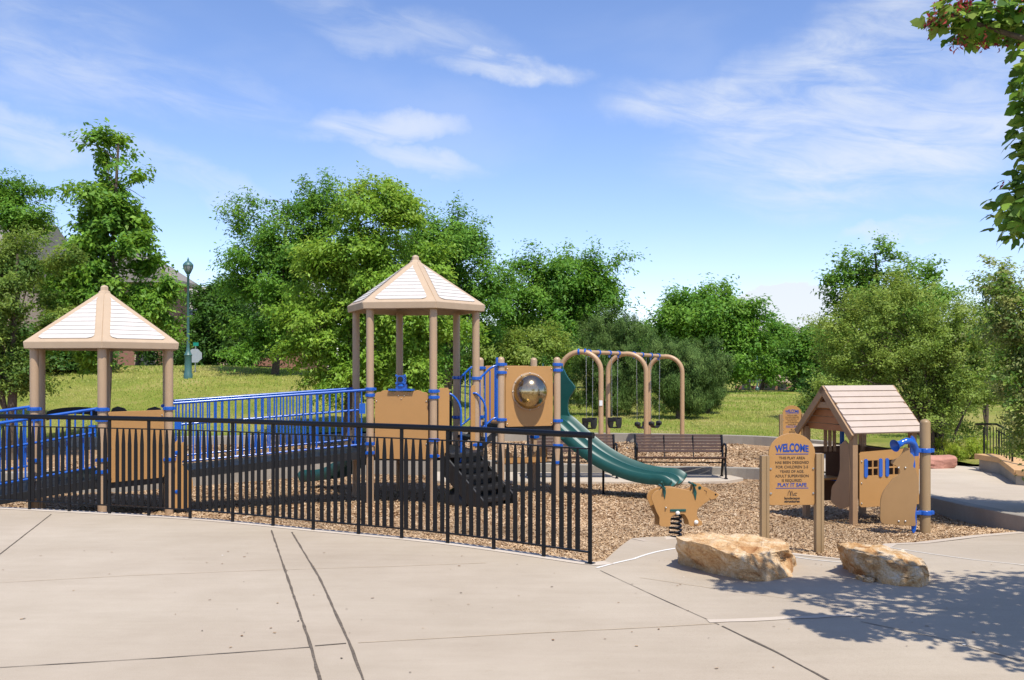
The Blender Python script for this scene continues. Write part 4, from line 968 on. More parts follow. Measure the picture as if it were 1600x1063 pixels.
mb = MB(); mb.lathe(bpt(1089, 760.5, .014), [(.010, 0), (.010, .002), (0, .003)], 12, sp_n); mb.build('pupil', 'black', BR)
mb = MB(); mb.lathe(bpt(1114, 771, .0), [(.011, -.02), (.013, .0), (.011, .013), (0, .014)], 12, sp_n); mb.build('nose', 'black', BR, smooth=60)
mb = MB(); mb.tube([bpt(x, y, .0125) for x, y in ((1104, 777), (1108, 779), (1114, 777.5))], .003, 6); mb.tube([bpt(x, y, .0125) for x, y in ((1096, 764), (1100, 766), (1099, 770))], .003, 6); mb.build('mouth_groove', 'groove', BR)
for px, py0, py1 in ((1034, 781, 757), (1082, 783, 751)):
    mb = MB(); a = bpt(px + 1, py0, .012)
    lf = [(-.018, .12), (0, .03), (.022, .11), (.015, .17), (-.012, .18)]
    mb.prism(lf, a + Vector((0, 0, 0)), (sp_d + Vector((0, 0, .0))), (-.12 * sp_d.x, 0, 1), .02)
    mb.tube([a + Vector((0, 0, .12)) - sp_n * .0, a + Vector((0, 0, .20)) - sp_d * .03, a + Vector((0, 0, .235)) - sp_d * .05 + sp_n * .04], .012, 10); mb.build('handle', 'green', BR, smooth=50)
for hx_, hy_ in ((1033, 760), (1081, 756)):
    mb = MB(); mb.tube([bpt(hx_, hy_, .06), bpt(hx_, hy_, -.26)], .014, 8); mb.build('handle_bar', 'green', BR)
mb = MB(); mb.box((bpt(1055, 795, -.085)), (.19, .21, .03), sp_d); mb.build('spring_plate', 'green', BR, bevel=.004)
mb = MB(); mb.box(bpt(1050, 772, -.09), (.30, .15, .03), sp_d); mb.build('saddle', 'tan_plastic', BR, bevel=.006)
sc = bpt(1054, 798, -.09); zb = -.30; H_ = sc.z - zb; n = 150
mb = MB(); mb.tube([Vector((sc.x + .068 * math.cos(i * 2 * math.pi * 7.2 / n), sc.y + .068 * math.sin(i * 2 * math.pi * 7.2 / n), zb + H_ * i / n)) for i in range(n + 1)], .0135, 8); mb.build('spring', 'black', BR, smooth=60)

# ------------------------------------------------------------------ lettering
def letters(text, size, o, u, w, name, m, parent, bold=0, arch=0, ext=.002, width=None, shear=0):
    cu = bpy.data.curves.new('lettering', 'FONT'); cu.body = text; cu.size = size; cu.align_x = 'CENTER'; cu.align_y = 'CENTER'; cu.extrude = ext; cu.offset = bold; cu.resolution_u = 4; cu.shear = shear
    tmp = bpy.data.objects.new('tmp_text', cu); col.objects.link(tmp); bpy.context.view_layer.update()
    me = bpy.data.meshes.new_from_object(tmp.evaluated_get(bpy.context.evaluated_depsgraph_get())); bpy.data.objects.remove(tmp); bpy.data.curves.remove(cu)
    u = Vector(u).normalized(); w = Vector(w).normalized(); nn = u.cross(w); xs = [v.co.x for v in me.vertices]; ww = max(xs) - min(xs); k = width / ww if width else 1
    mb = MB(); vs = []
    for v in me.vertices:
        x = v.co.x * k; y = v.co.y
        if arch: y = y * (1 + arch * (1 - (2 * x / (ww * k)) ** 2)) + arch * size * .38 * (1 - (2 * x / (ww * k)) ** 2)
        vs.append(Vector(o) + u * x + w * y + nn * v.co.z)
    mb.add(vs, [tuple(p.vertices) for p in me.polygons]); bpy.data.meshes.remove(me)
    return mb.build(name, m, parent)
def make_sign(label, c, u, s):
    """c: ground point under the middle; the panel is .50 wide"""
    T = thing('welcome_sign', tuple(c), label, 'sign', 'tan welcome signs')
    u = Vector(u).normalized(); Z = Vector((0, 0, 1)); n = u.cross(Z); W = .50 * s; r = W / 2
    z0 = .475 * s; z1 = 1.235 * s; zc = z1 - r * .88
    pts = [(-r, z0 + .02), (-r + .02, z0), (r - .02, z0), (r, z0 + .02), (r, zc)] + [(r * math.cos(math.radians(a)), zc + r * .88 * math.sin(math.radians(a))) for a in range(10, 180, 10)] + [(-r, zc)]
    mb = MB(); mb.prism(pts, Vector(c), u, Z, .02); p = mb.build('sign_panel', 'tan_plastic', T, bevel=.003)
    for sg, ht in ((-1, 1.0), (1, 1.02)):
        for q in (-1, 0, 1):
            pass
        b = Vector(c) + u * (sg * (r + .042)); mb = MB()
        mb.prism([(-.042, -.042), (-.012, -.042), (-.012, -.034), (.012, -.034), (.012, -.042), (.042, -.042), (.042, .042), (-.042, .042)], b + Vector((0, 0, ht * s / 2 - .15)), u, -n, ht * s + .3); mb.build('sign_post', 'ribbed_post', T, bevel=.003)
    f = Vector(c) + n * .0105
    def L(t, z, size, m='text_dark', **k): return letters(t, size * s, f + Z * (z * s), u, Z, 'lettering', m, p, **k)
    L('WELCOME', 1.065, .088, 'text_blue', bold=.0032, arch=.38, width=.36 * s)
    mb = MB(); mb.box(f + Z * (1.015 * s), (.35 * s, .003, .008 * s), u); mb.build('underline', 'text_blue', p)
    y = .972
    for t in ('THIS PLAY AREA', 'HAS BEEN DESIGNED', 'FOR CHILDREN 2-5', 'YEARS OF AGE.', 'ADULT SUPERVISION', 'IS REQUIRED.'):
        L(t, y, .040, bold=.0002, width={14: .28, 17: .36, 16: .345, 13: .26, 12: .22}.get(len(t), .33) * s); y -= .0475
    L('PLAY IT SAFE', .688, .052, 'text_blue', bold=.001, width=.31 * s)
    mb = MB(); mb.box(f + Z * (.655 * s), (.35 * s, .003, .007 * s), u); mb.build('underline', 'text_blue', p)
    mb = MB()     # small line emblem
    q = lambda a, b: f + u * (a * s) + Z * (b * s)
    for pts in ([(-.045, .575), (-.04, .61), (-.025, .63), (-.018, .6), (-.02, .575)], [(-.015, .575), (-.01, .615), (.0, .625), (.005, .6), (.0, .575)], [(.012, .58), (.025, .6), (.035, .59), (.04, .605), (.055, .6)], [(.01, .575), (.03, .582), (.05, .575)]):
        mb.tube([q(a, b) for a, b in pts], .0035 * s, 5)
    mb.build('emblem', 'text_dark', p)
    L('landscape', .548, .036, bold=.001, width=.165 * s); L('structures', .515, .036, bold=.0016, width=.165 * s)
    for sg in (-1, 1):
        for z in (.86, .60):
            mb = MB(); mb.lathe(Vector(c) + u * (sg * (r - .022)) + n * .01 + Z * (z * s), [(.011, 0), (.011, .008), (0, .012)], 10, n); mb.build('bolt', 'steel', p, smooth=60)
    return T
SD_ = 10.15
make_sign('tan WELCOME sign on two posts in front of the playhouse, behind the rocks', (at(1237, 860, SD_).x, SD_, -.125), (1, .05, 0), 1.0)
make_sign('distant tan WELCOME sign beyond the low wall, half hidden behind the playhouse roof', (at(1237.5, 700, 25.0).x, 25.0, -.41), (1, .05, 0), 1.0)

# ------------------------------------------------------------------ playhouse
PHD = 13.2
Nc = Vector((.356 * PHD, PHD, 0)); hd = Vector((math.cos(math.radians(19)), math.sin(math.radians(19)), 0)); hg = Vector((-hd.y, hd.x, 0)); RL = 1.20; RW = 1.30; ZE = .885; ZR = 1.535; GH = -.37
PHT = thing('playhouse', (Nc.x + .5, Nc.y + .6, GH), 'small brown toddler playhouse with a pale boarded gable roof', 'playhouse')
def hp_(a, b, z): return Nc + hd * a + hg * b + Vector((0, 0, z))
# roof
mb = MB(); th = .03
for side in (0, 1):
    for i in range(8):
        t0, t1 = i / 8, (i + 1) / 8
        def edge(t, lift):
            b = RW / 2 * t; z = ZE + (ZR - ZE) * t
            if side: b = RW - b
            nrm = Vector((0, 0, 0)) + hg * (-(ZR - ZE) if not side else (ZR - ZE)) + Vector((0, 0, RW / 2)); nrm = nrm.normalized()
            return hp_(0, b, z) + nrm * lift, hp_(RL, b, z) + nrm * lift
        a, b = edge(t0, .030); c, d = edge(t1, .014); a0, b0 = edge(t0, .0); c0, d0 = edge(t1, 0)
        mb.add([a, b, d, c, a0, b0, d0, c0], [(0, 1, 2, 3), (4, 7, 6, 5), (0, 4, 5, 1), (1, 5, 6, 2), (3, 2, 6, 7), (0, 3, 7, 4)])
ro = mb.build('roof', 'house_roof', PHT, bevel=.003)
for e in (0, 1):
    x = 0 - .02 if e == 0 else RL + .02
    for side in (0, 1):
        A = hp_(x, 0 if not side else RW, ZE - .01); B = hp_(x, RW / 2, ZR + .0); dv = (B - A); L_ = dv.length; u = dv.normalized(); w = u.cross(hd).normalized()
        if w.z > 0: w = -w
        mb = MB(); mb.box((A + B) / 2 + w * .045 , (L_ + .02, .03, .10), u, hd) ; mb.build('barge_board', 'house_post', ro, bevel=.003)
    mb = MB(); zt = ZE + .40; hwid = RW / 2 * (1 - .40 / (ZR - ZE)) - .03; a = x + (.03 if e == 0 else -.03)
    mb.box(hp_(a, RW / 2, zt - .02), (.02, 2 * hwid + .12, .085), hd); mb.build('collar_beam', 'house_post', ro, bevel=.003)
    for i in range(6):       # boarded gable, set back
        z0 = ZE + .015 + i * .1; z1 = z0 + .088
        if z1 > ZR - .04: break
        f0 = RW / 2 * (1 - (z0 - ZE) / (ZR - ZE)) - .03; f1 = RW / 2 * (1 - (z1 - ZE) / (ZR - ZE)) - .03; aa = x + (.13 if e == 0 else -.13)
        mb = MB(); mb.prism([(-f0, z0), (f0, z0), (f1, z1), (-f1, z1)], hp_(aa, RW / 2, 0), hg, (0, 0, 1), .02); mb.build('gable_board', 'siding', ro)
# posts
cs_ = {}
for nm, (a, b) in {'fl': (.09, .12), 'fr': (RL - .1, .12), 'bl': (.09, RW - .12), 'br': (RL - .1, RW - .12)}.items():
    mb = MB(); p = hp_(a, b, 0); mb.box(p + Vector((0, 0, (ZE + GH) / 2 - .05)), (.085, .085, ZE - GH + .2), hd); mb.build('post', 'house_post', PHT, bevel=.004); cs_[nm] = p
def board_(pts, o, u, th=.02, m='tan_plastic', name='panel'):
    mb = MB(); mb.prism(pts, o, u, (0, 0, 1), th); return mb.build(name, m, PHT, bevel=.003)
# front wall panel with window openings: built of pieces round the openings (one mesh)
po = hp_(.15, .075, 0); PWd = 1.02; zb0, zb1 = -.135, .63
wx = [(.14, .31), (.50, .67)]; wz = (.30, .51)
mb = MB()
def pc(x0, x1, z0, z1, mb=mb, th=.02): mb.box(po + hd * ((x0 + x1) / 2) + Vector((0, 0, (z0 + z1) / 2)), (x1 - x0, th, z1 - z0), hd)
mb.prism([(0, wz[1]), (PWd, wz[1]), (PWd, zb1 + .04), (.03, zb1), (0, zb1 - .03)], po, hd, (0, 0, 1), .02)
mb.prism([(0, wz[0]), (0, zb0 + .03), (.03, zb0), (PWd, zb0), (PWd, wz[0])], po, hd, (0, 0, 1), .02)
pc(0, wx[0][0], *wz); pc(wx[0][1], wx[1][0], *wz); pc(wx[1][1], PWd, *wz)
fpn = mb.build('front_wall', 'tan_plastic', PHT)
for x0, x1 in wx:
    m2 = MB()
    m2.box(po + hd * ((x0 + x1) / 2) + Vector((0, 0, sum(wz) / 2)), (.02, .016, wz[1] - wz[0]), hd); m2.box(po + hd * ((x0 + x1) / 2) + Vector((0, 0, sum(wz) / 2)), (x1 - x0, .015, .02), hd); m2.build('window_bars', 'tan_plastic', fpn)
    for xc in (x0 - .04, x1 + .04):
        m2 = MB(); m2.prism(rrect(.058, .26, .028, 4, -.029, -.13), po + hd * xc - hg * .016 + Vector((0, 0, sum(wz) / 2)), hd, (0, 0, 1), .014); m2.build('shutter', 'blue', fpn)
bolts(fpn, [po + hd * .03 - hg * .011 + Vector((0, 0, z)) for z in (.5, .2, -.08)], ax=-hg)
# curved board on the door side, next to the front post
cb = [(0, 0), (.33, 0), (.33, .80), (.30, .83), (.16, .83), (.13, .8), (.12, .45), (.06, .30), (0, .18)]
cb = [(0, 0), (.36, 0), (.36, .86), (.20, .86), (.17, .82), (.17, .50), (.10, .34), (.0, .24), (-.02, .12)]
board_(smooth_poly(cb, 2), hp_(.05, .16 + .36, -.13) , -hg, .02, 'house_post', 'side_wall')
# back wall and far side
bwp_ = MB(); oB = hp_(.15, RW - .10, 0)
def pcb(x0, x1, z0, z1): bwp_.box(oB + hd * ((x0 + x1) / 2) + Vector((0, 0, (z0 + z1) / 2)), (x1 - x0, .02, z1 - z0), hd)
pcb(0, .95, -.20, .18); pcb(0, .95, .50, .62); pcb(0, .12, .18, .5); pcb(.30, .58, .18, .5); pcb(.76, .95, .18, .5); bwp_.build('back_wall', 'inner_brown', PHT)
m2 = MB(); m2.box(hp_(.30, RW - .3, .17), (.34, .3, .03), hd); m2.build('counter', 'tan_plastic', PHT, bevel=.003)
m2 = MB(); m2.box(hp_(.62, RW - .16, .12), (.22, .16, .03), hd); m2.box(hp_(.72, RW - .13, .6), (.05, .05, .9), hd); m2.build('toy_tap', 'blue', PHT, bevel=.004)
for a in (.42, .50, .58, .9): 
    m2 = MB(); m2.box(hp_(a, RW - .13, .72), (.045, .03, .36), hd); m2.build('slat', 'house_post', PHT)
board_([(0, -.2), (RW - .3, -.2), (RW - .3, .6), (0, .6)], hp_(RL - .07, .15, 0), hg, .02, 'inner_brown', 'side_wall')

# ------------------------------------------------------------------ talk post with seated-bear board and horn
TD = 12.35; tp = gp(1445.5, 831, lambda x, y: G(x, y)); tp = Vector((at(1445.5, 831, TD).x, TD, G(0, TD)))
TT = thing('talk_post', tuple(tp), 'thick tan post with blue horn and seated bear board beside the playhouse', 'play post')
mb = MB(); r = .066; top = EYE + (HZ - 655) / F * TD; mb.lathe((tp.x, tp.y, 0), [(r, tp.z - .3), (r, top - .05)] + [(r * math.cos(a), top - .05 + .05 * math.sin(a)) for a in (.3, .6, .9, 1.2, 1.5)], 22); mb.build('post', 'ribbed_post', TT, smooth=50)
for py in (704, 801):
    z = EYE + (HZ - py) / F * TD; mb = MB(); mb.lathe((tp.x, tp.y, z), [(r + .002, -.03), (r + .018, -.027), (r + .02, 0), (r + .018, .027), (r + .002, .03)], 22)
    mb.box((tp.x - .12, tp.y - .02, z), (.13, .06, .045)); mb.box((tp.x + .085, tp.y, z), (.05, .05, .05)); mb.build('clamp', 'blue', TT, smooth=40, bevel=.004)
bo = [(855, 373), (842, 402), (820, 425), (792, 437), (790, 452), (822, 470), (830, 500), (800, 522), (778, 550), (752, 585), (737, 630), (735, 690), (736, 728), (752, 746), (820, 750), (900, 757), (908, 740), (905, 700), (915, 640), (924, 580), (922, 530), (908, 480), (896, 465), (903, 430), (892, 408), (882, 400), (875, 380)]
bo = [(1140 + x / 3.1265, 580 + y / 3.1265) for x, y in bo]; TB = TD - .12; ts = F / TB
pl = smooth_poly([((x - 1405) / ts, (831 - y) / ts) for x, y in bo], 3)
mb = MB(); q0 = Vector((at(1405, 831, TB).x, TB, EYE + (HZ - 831) / ts)); mb.prism(pl, q0, (1, 0, 0), (0, 0, 1), .02); bb = mb.build('bear_board', 'board_dark', TT, bevel=.003)
def tpt(px, py, d=0): return Vector((at(px, py, TB).x, TB + d, EYE + (HZ - py) / ts))
bolts(bb, [tpt(x, y, -.011) for x, y in ((1403.5, 731), (1414, 731), (1403.5, 814.5), (1414, 814.5))], r=.013)
mb = MB(); mb.tube(spline([tpt(1403, 693, -.06), tpt(1410, 690, -.05), tpt(1418, 689, -.03), tpt(1427, 693, .0), tpt(1432, 702, .03), tpt(1433, 712, .05)], 6), [.036] * 8 + [.040] * 23, 16); 
mb.lathe(tpt(1405, 692.5, -.06), [(.036, -.01), (.042, .03), (.052, .07), (.070, .105), (.080, .112), (.072, .108), (.035, .05), (.01, .04)], 20, (-1, -.45, -.25)); mb.build('horn', 'blue', TT, smooth=50)
mb = MB()
mb.prism(smooth_poly([(0, 0), (.04, -.02), (.06, .06), (.045, .22), (.07, .34), (.04, .42), (0, .40)], 3), tpt(1424, 735, .03), (1, 0, 0), (0, 0, 1), .03)
mb.prism(smooth_poly([(0, -.14), (.05, -.14), (.06, .05), (.05, .3), (.02, .36), (0, .3)], 3), tpt(1426, 812, .03), (1, 0, 0), (0, 0, 1), .03); mb.build('blue_board', 'blue', TT, bevel=.004)

# ------------------------------------------------------------------ rocks
def rock(name, label, c, dims, rz, seed, m, shape, sub=5, ex=6):
    bm = bmesh.new(); bmesh.ops.create_cube(bm, size=2)
    for _ in range(sub): bmesh.ops.subdivide_edges(bm, edges=bm.edges[:], cuts=1, use_grid_fill=True)
    rot = Matrix.Rotation(rz, 3, 'Z')
    for v in bm.verts:
        p = v.co.copy()
        l = max(abs(p.x) ** ex + abs(p.y) ** ex + abs(p.z) ** ex, 1e-9) ** (1 / ex); p = p / l * 1.0
        p = shape(p); q = Vector((p.x * dims[0] / 2, p.y * dims[1] / 2, p.z * dims[2] / 2))
        nz = Vector((mn.noise(q * 2.2 + Vector((seed, 0, 0))), mn.noise(q * 2.2 + Vector((0, seed, 0))), mn.noise(q * 2.2 + Vector((0, 0, seed)))))
        q += nz * .09
        # broken facets: ridged noise
        rdg = abs(mn.noise(q * 5 + Vector((seed * 2, 1, 3)))); q += q.normalized() * (rdg * -.05 + .015)
        cell = mn.cell(q * 9 + nz * 2 + Vector((seed, seed, 0))); q += q.normalized() * (cell - .5) * .012
        q += q.normalized() * mn.noise(q * 22) * .012 + q.normalized() * mn.noise(q * 50) * .004
        v.co = rot @ q
    me = bpy.data.meshes.new(name); bm.to_mesh(me); bm.free(); me.materials.append(m); o = bpy.data.objects.new(name, me); col.objects.link(o); o.location = c
    me.polygons.foreach_set('use_smooth', [True] * len(me.polygons)); me.set_sharp_from_angle(angle=math.radians(32))
    return tag(o, label, 'rock')
pal1 = [(.27, .12, .045), (.44, .24, .105), (.56, .36, .18), (.64, .45, .26), (.70, .57, .40)]
pal2 = [(.24, .10, .035), (.38, .19, .075), (.50, .30, .13), (.58, .42, .25), (.66, .56, .43)]
def slab_rock(name, label, bot, top, hl, hr, seed, m, bulge=.02):
    """boulder lofted from an outline on the ground to a sloping broken top"""
    x0, x1 = bot[0][0], max(p[0] for p in bot); B = [gp(x, y, P) for x, y in bot]; c = sum(B, Vector()) / len(B); Tp = []
    for x, y in top:
        h = hl + (hr - hl) * (x - x0) / (x1 - x0); z = c.z + h; D = F * (EYE - z) / (y - HZ); Tp.append(Vector(((x - CX) / F * D, D, z)))
    n = 44
    def closed(pts):
        q = resamp(pts + [pts[0]], n)[:n]; return q
    B = closed(B); Tp = closed(Tp); ct = sum(Tp, Vector()) / n; vs = []; fs = []; K = 16; J = 14
    for k in range(K + 1):
        t = k / K
        for i in range(n):
            p = B[i].lerp(Tp[i], t); o = p - c; o.z = 0; vs.append(p + o.normalized() * (bulge * math.sin(math.pi * t)) + Vector((0, 0, -.06 * (1 - t) ** 6)))
    for j in range(1, J + 1):
        for i in range(n): vs.append(Tp[i].lerp(ct, j / (J + .6)))
    R_ = K + J + 1
    for k in range(R_ - 1):
        for i in range(n): fs.append((k * n + i, k * n + (i + 1) % n, (k + 1) * n + (i + 1) % n, (k + 1) * n + i))
    fs.append(tuple((R_ - 1) * n + i for i in range(n)))
    bm = bmesh.new(); V_ = [bm.verts.new(v - c) for v in vs]
    for f in fs: bm.faces.new([V_[i] for i in f])
    bmesh.ops.recalc_face_normals(bm, faces=bm.faces); bmesh.ops.subdivide_edges(bm, edges=bm.edges[:], cuts=1, use_grid_fill=True); bm.normal_update()
    off = []
    for v in bm.verts:
        q = v.co; s3 = Vector((seed, seed * 2, seed * 3)); w = Vector((mn.noise(q * 4 + s3), mn.noise(q * 4 - s3), mn.noise(q * 4 + s3 * 2)))
        cell = mn.cell(Vector((q.x * 7 + w.x * 2.5, q.y * 7 + w.y * 2.5, q.z * 11 + w.z * 2.5)) + s3) - .5
        rid = abs(mn.noise(q * 6 + s3)); lay = mn.noise(Vector((q.x * 1.5, q.y * 1.5, q.z * 16 + w.z)) + s3)
        d = cell * .009 - rid * .034 + .008 + lay * .008 + mn.noise(q * 20 + s3) * .007 + mn.noise(q * 55) * .003
        off.append(v.normal * d + w * .03)
    for v, o in zip(bm.verts, off): v.co += o
    me = bpy.data.meshes.new(name); bm.to_mesh(me); bm.free(); me.materials.append(m); o = bpy.data.objects.new(name, me); col.objects.link(o); o.location = c
    me.polygons.foreach_set('use_smooth', [True] * len(me.polygons)); me.set_sharp_from_angle(angle=math.radians(28))
    return tag(o, label, 'rock')
slab_rock('boulder', 'large pale orange sandstone boulder on the plaza left of the welcome sign', [(1064, 880), (1110, 894), (1165, 907), (1208, 908), (1245, 901), (1241, 878), (1180, 866), (1100, 862), (1062, 868)],
    [(1055, 838), (1082, 847), (1112, 855), (1145, 866), (1190, 864), (1234, 860), (1230, 848), (1195, 839), (1130, 833), (1062, 833)], .33, .24, 3.3, rock_mat('sandstone_pale', pal1, 2.0))
slab_rock('boulder', 'smaller rusty white boulder on the plaza right of the welcome sign', [(1318, 888), (1345, 901), (1366, 909), (1400, 915), (1440, 918), (1451, 908), (1445, 893), (1385, 880), (1328, 876)],
    [(1309, 849), (1333, 860), (1362, 871), (1400, 880), (1432, 888), (1446, 886), (1440, 875), (1412, 862), (1370, 850), (1322, 845)], .27, .15, 8.1, rock_mat('sandstone_rust', pal2, 5.3))
for k, (px, py, s_) in enumerate(((1346, 906, .075), (1358, 909, .06))):
    q = gp(px, py, P); rock('pebble', ['larger tan pebble at the foot of the smaller boulder', 'smaller tan pebble at the foot of the smaller boulder'][k], (q.x, q.y, q.z + s_ * .2), (s_, s_ * .7, s_ * .55), .3, 4 + k, rock_mat('pebble', pal2, 9), lambda p: p, 3)
rm = M['red_stone']
for k, (px, py, D, L_, lab) in enumerate(((1452, 730, 19.35, 1.15, 'flat red sandstone slab behind the path, left of the yellow green plants'),)):
    q = at(px, py, D); rock('stone_slab', lab, (q.x, q.y + .1, q.z + .08), (L_, .45, .25), .03, 12 + k, rm, lambda p: p, 4)

# ------------------------------------------------------------------ stair cheek wall, railing
q = gp(1527, 729, -.2); w0 = Vector((q.x, q.y, -.2))
Wl = thing('stair_wall', (w0.x, w0.y, -.25), 'low stepped concrete stair wall with tan stone caps at the right edge', 'wall')
A = at(1530, 720, 19.0); B = at(1563, 722, 18.2); Cc_ = at(1588, 736, 16.6); Dd = at(1640, 739, 16.2)
mb = MB()
def wl(mb, a, b, zt0, zt1, zb, th):
    u = Vector((b.x - a.x, b.y - a.y, 0)).normalized(); n = Vector((-u.y, u.x, 0)) * th
    mb.add([(a.x, a.y, zb), (b.x, b.y, zb), (b.x, b.y, zt1), (a.x, a.y, zt0), (a.x + n.x, a.y + n.y, zb), (b.x + n.x, b.y + n.y, zb), (b.x + n.x, b.y + n.y, zt1), (a.x + n.x, a.y + n.y, zt0)], [(0, 1, 2, 3), (7, 6, 5, 4), (0, 4, 5, 1), (1, 5, 6, 2), (2, 6, 7, 3), (3, 7, 4, 0)])
wl(mb, A, B, .0, .0, -.5, .28); wl(mb, B, Cc_, .0, -.06, -.6, .28); wl(mb, Cc_, Dd, -.06, -.06, -.6, .35); mb.build('cheek', 'wall_conc', Wl)
def capb(a, b, z0, z1):
    mb = MB(); u = Vector((b.x - a.x, b.y - a.y, 0)).normalized(); n = Vector((-u.y, u.x, 0)); a2 = a - n * .04; b2 = b - n * .04; vs = []
    for p, z in ((a2, z0), (b2, z1)): vs += [Vector((p.x, p.y, z + .003)), Vector((p.x, p.y, z + .10)), Vector((p.x, p.y, z + .10)) + n * .38, Vector((p.x, p.y, z + .003)) + n * .38]
    mb.add(vs, [(0, 1, 2, 3), (4, 7, 6, 5), (0, 4, 5, 1), (1, 5, 6, 2), (2, 6, 7, 3), (3, 7, 4, 0)]); mb.build('cap', 'cap_stone', Wl, bevel=.008)
capb(A - Vector((.06, 0, 0)), B, 0, 0); capb(B, Cc_, 0.0, -.06); capb(Cc_, Dd, -.06, -.06)
HR = thing('stair_railing', tuple(at(1540, 722, 19.6)), 'black metal handrail with balusters sloping down by the stair wall', 'railing')
hr = [at(1525, 663, 19.6), at(1557, 663, 19.0), at(1582, 676, 17.6), at(1620, 700, 16.8)]
mb = MB(); mb.tube(hr, .022, 8); mb.build('handrail', 'black', HR, smooth=50)
lo_ = [at(1537, 712, 19.4), at(1559, 712, 19.0), at(1586, 726, 17.6), at(1620, 745, 16.8)]; mb = MB(); mb.tube(lo_, .013, 6); mb.build('lower_rail', 'black', HR)
up_ = [p - Vector((0, 0, .12)) for p in hr]; mb = MB(); mb.tube(up_[1:], .012, 6); mb.build('upper_rail', 'black', HR)
for i in range(11):
    t = i / 10; a = hr[0].lerp(hr[1], .4 + t * 1.5) if .4 + t * 1.5 <= 1 else hr[1].lerp(hr[2], min(1, (.4 + t * 1.5 - 1) * 1.1)); 
    mb = MB(); mb.tube([a - Vector((0, 0, .06)), a - Vector((0, 0, .62 if i % 5 else .75))], .009 if i % 5 else .018, 6); mb.build('baluster', 'black', HR)

# ------------------------------------------------------------------ street lamp and traffic sign on the berm
LD_ = 38; lb = at(294, 583, LD_); lb.z = LZ(lb.x, lb.y) - .1
SL = thing('street_lamp', tuple(lb), 'tall blue green iron street lamp with a glass globe on the berm', 'street lamp')
zt_ = EYE + (HZ - 402) / F * LD_; H_ = zt_ - lb.z
mb = MB(); mb.lathe(lb, [(.17, 0), (.17, .25), (.14, .3), (.135, .95), (.16, 1.0), (.11, 1.08), (.075, 1.2), (.055, 1.35), (.045, H_ - .75), (.07, H_ - .72), (.05, H_ - .68)], 16); mb.build('column', 'lamp_green', SL, smooth=40)
mb = MB(); g0 = lb + Vector((0, 0, H_ - .68)); mb.lathe(g0, [(.06, 0), (.10, .05), (.12, .1)], 16); mb.lathe(g0, [(.205, .34), (.2, .36), (.19, .40), (.10, .50), (.05, .52), (.035, .6), (.0, .68)], 16)
for k in range(8): a = k * math.pi / 4; mb.tube([g0 + Vector((.12 * math.cos(a), .12 * math.sin(a), .1)), g0 + Vector((.19 * math.cos(a), .19 * math.sin(a), .24)), g0 + Vector((.2 * math.cos(a), .2 * math.sin(a), .35))], .011, 5)
mb.build('lantern_frame', 'lamp_green', SL, smooth=40)
mb = MB(); mb.lathe(g0, [(.11, .1), (.175, .22), (.185, .34), (.14, .36)], 16); mb.build('globe', 'lamp_glass', SL, smooth=60)
sb = at(305, 585, 39.5); sb.z = LZ(sb.x, sb.y) - .3
SG = thing('traffic_sign', tuple(sb), 'back of a grey octagonal traffic sign under a small green plate, beside the lamp', 'traffic sign')
mb = MB(); mb.tube([sb, at(306, 536, 39.5)], .03, 8); mb.build('sign_post', 'steel', SG)
mb = MB(); c = at(304.5, 556, 39.4); mb.prism([(.30 * math.cos(math.radians(22.5 + 45 * k)), .30 * math.sin(math.radians(22.5 + 45 * k))) for k in range(8)], c, (1, .15, 0), (0, 0, 1), .012); mb.build('octagon_plate', 'sign_grey', SG)
mb = MB(); mb.box(at(306, 538, 39.4), (.22, .012, .14)); mb.build('name_plate', 'sign_green', SG)

# ------------------------------------------------------------------ houses far behind
def gable_house(name, label, x0, x1, ybase, D, eave_py, ridge_py, depth, wallm, roofm, wins=(), ridge_along=True, ang=0, cat='house', base_z=-1):
    a = at(x0, eave_py, D); b = at(x1, eave_py, D); ze = a.z; zr = at(x0, ridge_py, D + depth / 2).z; W = b.x - a.x
    T = thing(name, (a.x + W / 2, D + depth / 2, base_z), label, cat); mb = MB()
    mb.box(((a.x + b.x) / 2, D + depth / 2, (ze + base_z) / 2), (W, depth, ze - base_z)); wo = mb.build('wall', wallm, T)
    mb = MB(); e = .45
    if ridge_along:
        vs = []
        for x in (a.x - e, b.x + e): vs += [Vector((x, D - e, ze - .15)), Vector((x, D + depth / 2, zr)), Vector((x, D + depth + e, ze - .15)), Vector((x, D - e, ze - .35)), Vector((x, D + depth + e, ze - .35))]
        mb.add(vs, [(0, 5, 6, 1), (1, 6, 7, 2), (0, 3, 8, 5), (2, 7, 9, 4), (0, 1, 2, 4, 3), (5, 8, 9, 7, 6), (3, 4, 9, 8)])
    else:
        xm = (a.x + b.x) / 2; vs = []
        for y in (D - e, D + depth + e): vs += [Vector((a.x - e, y, ze - .15)), Vector((xm, y, zr)), Vector((b.x + e, y, ze - .15)), Vector((a.x - e, y, ze - .35)), Vector((b.x + e, y, ze - .35))]
        mb.add(vs, [(0, 5, 6, 1), (1, 6, 7, 2), (0, 3, 8, 5), (2, 7, 9, 4), (0, 1, 2, 4, 3), (5, 8, 9, 7, 6), (3, 4, 9, 8)])
    # tile courses
    r = mb.build('roof', roofm, T)
    for (px, py, w, h) in wins:
        q = at(px, py, D - .03); f = MB(); f.box(q, (w + .2, .06, h + .2)); fo = f.build('window', 'stucco', T); g = MB(); g.box(q - Vector((0, .035, 0)), (w, .02, h)); g.build('pane', 'window', fo)
    return T
gable_house('house', 'brown brick house mostly hidden behind the tall left tree', 150, 262, 0, 52, 432, 398, 3.5, 'brick', 'roof_tile', [(228, 560, 1.0, 1.5), (252, 450, .9, 1.3)], False)
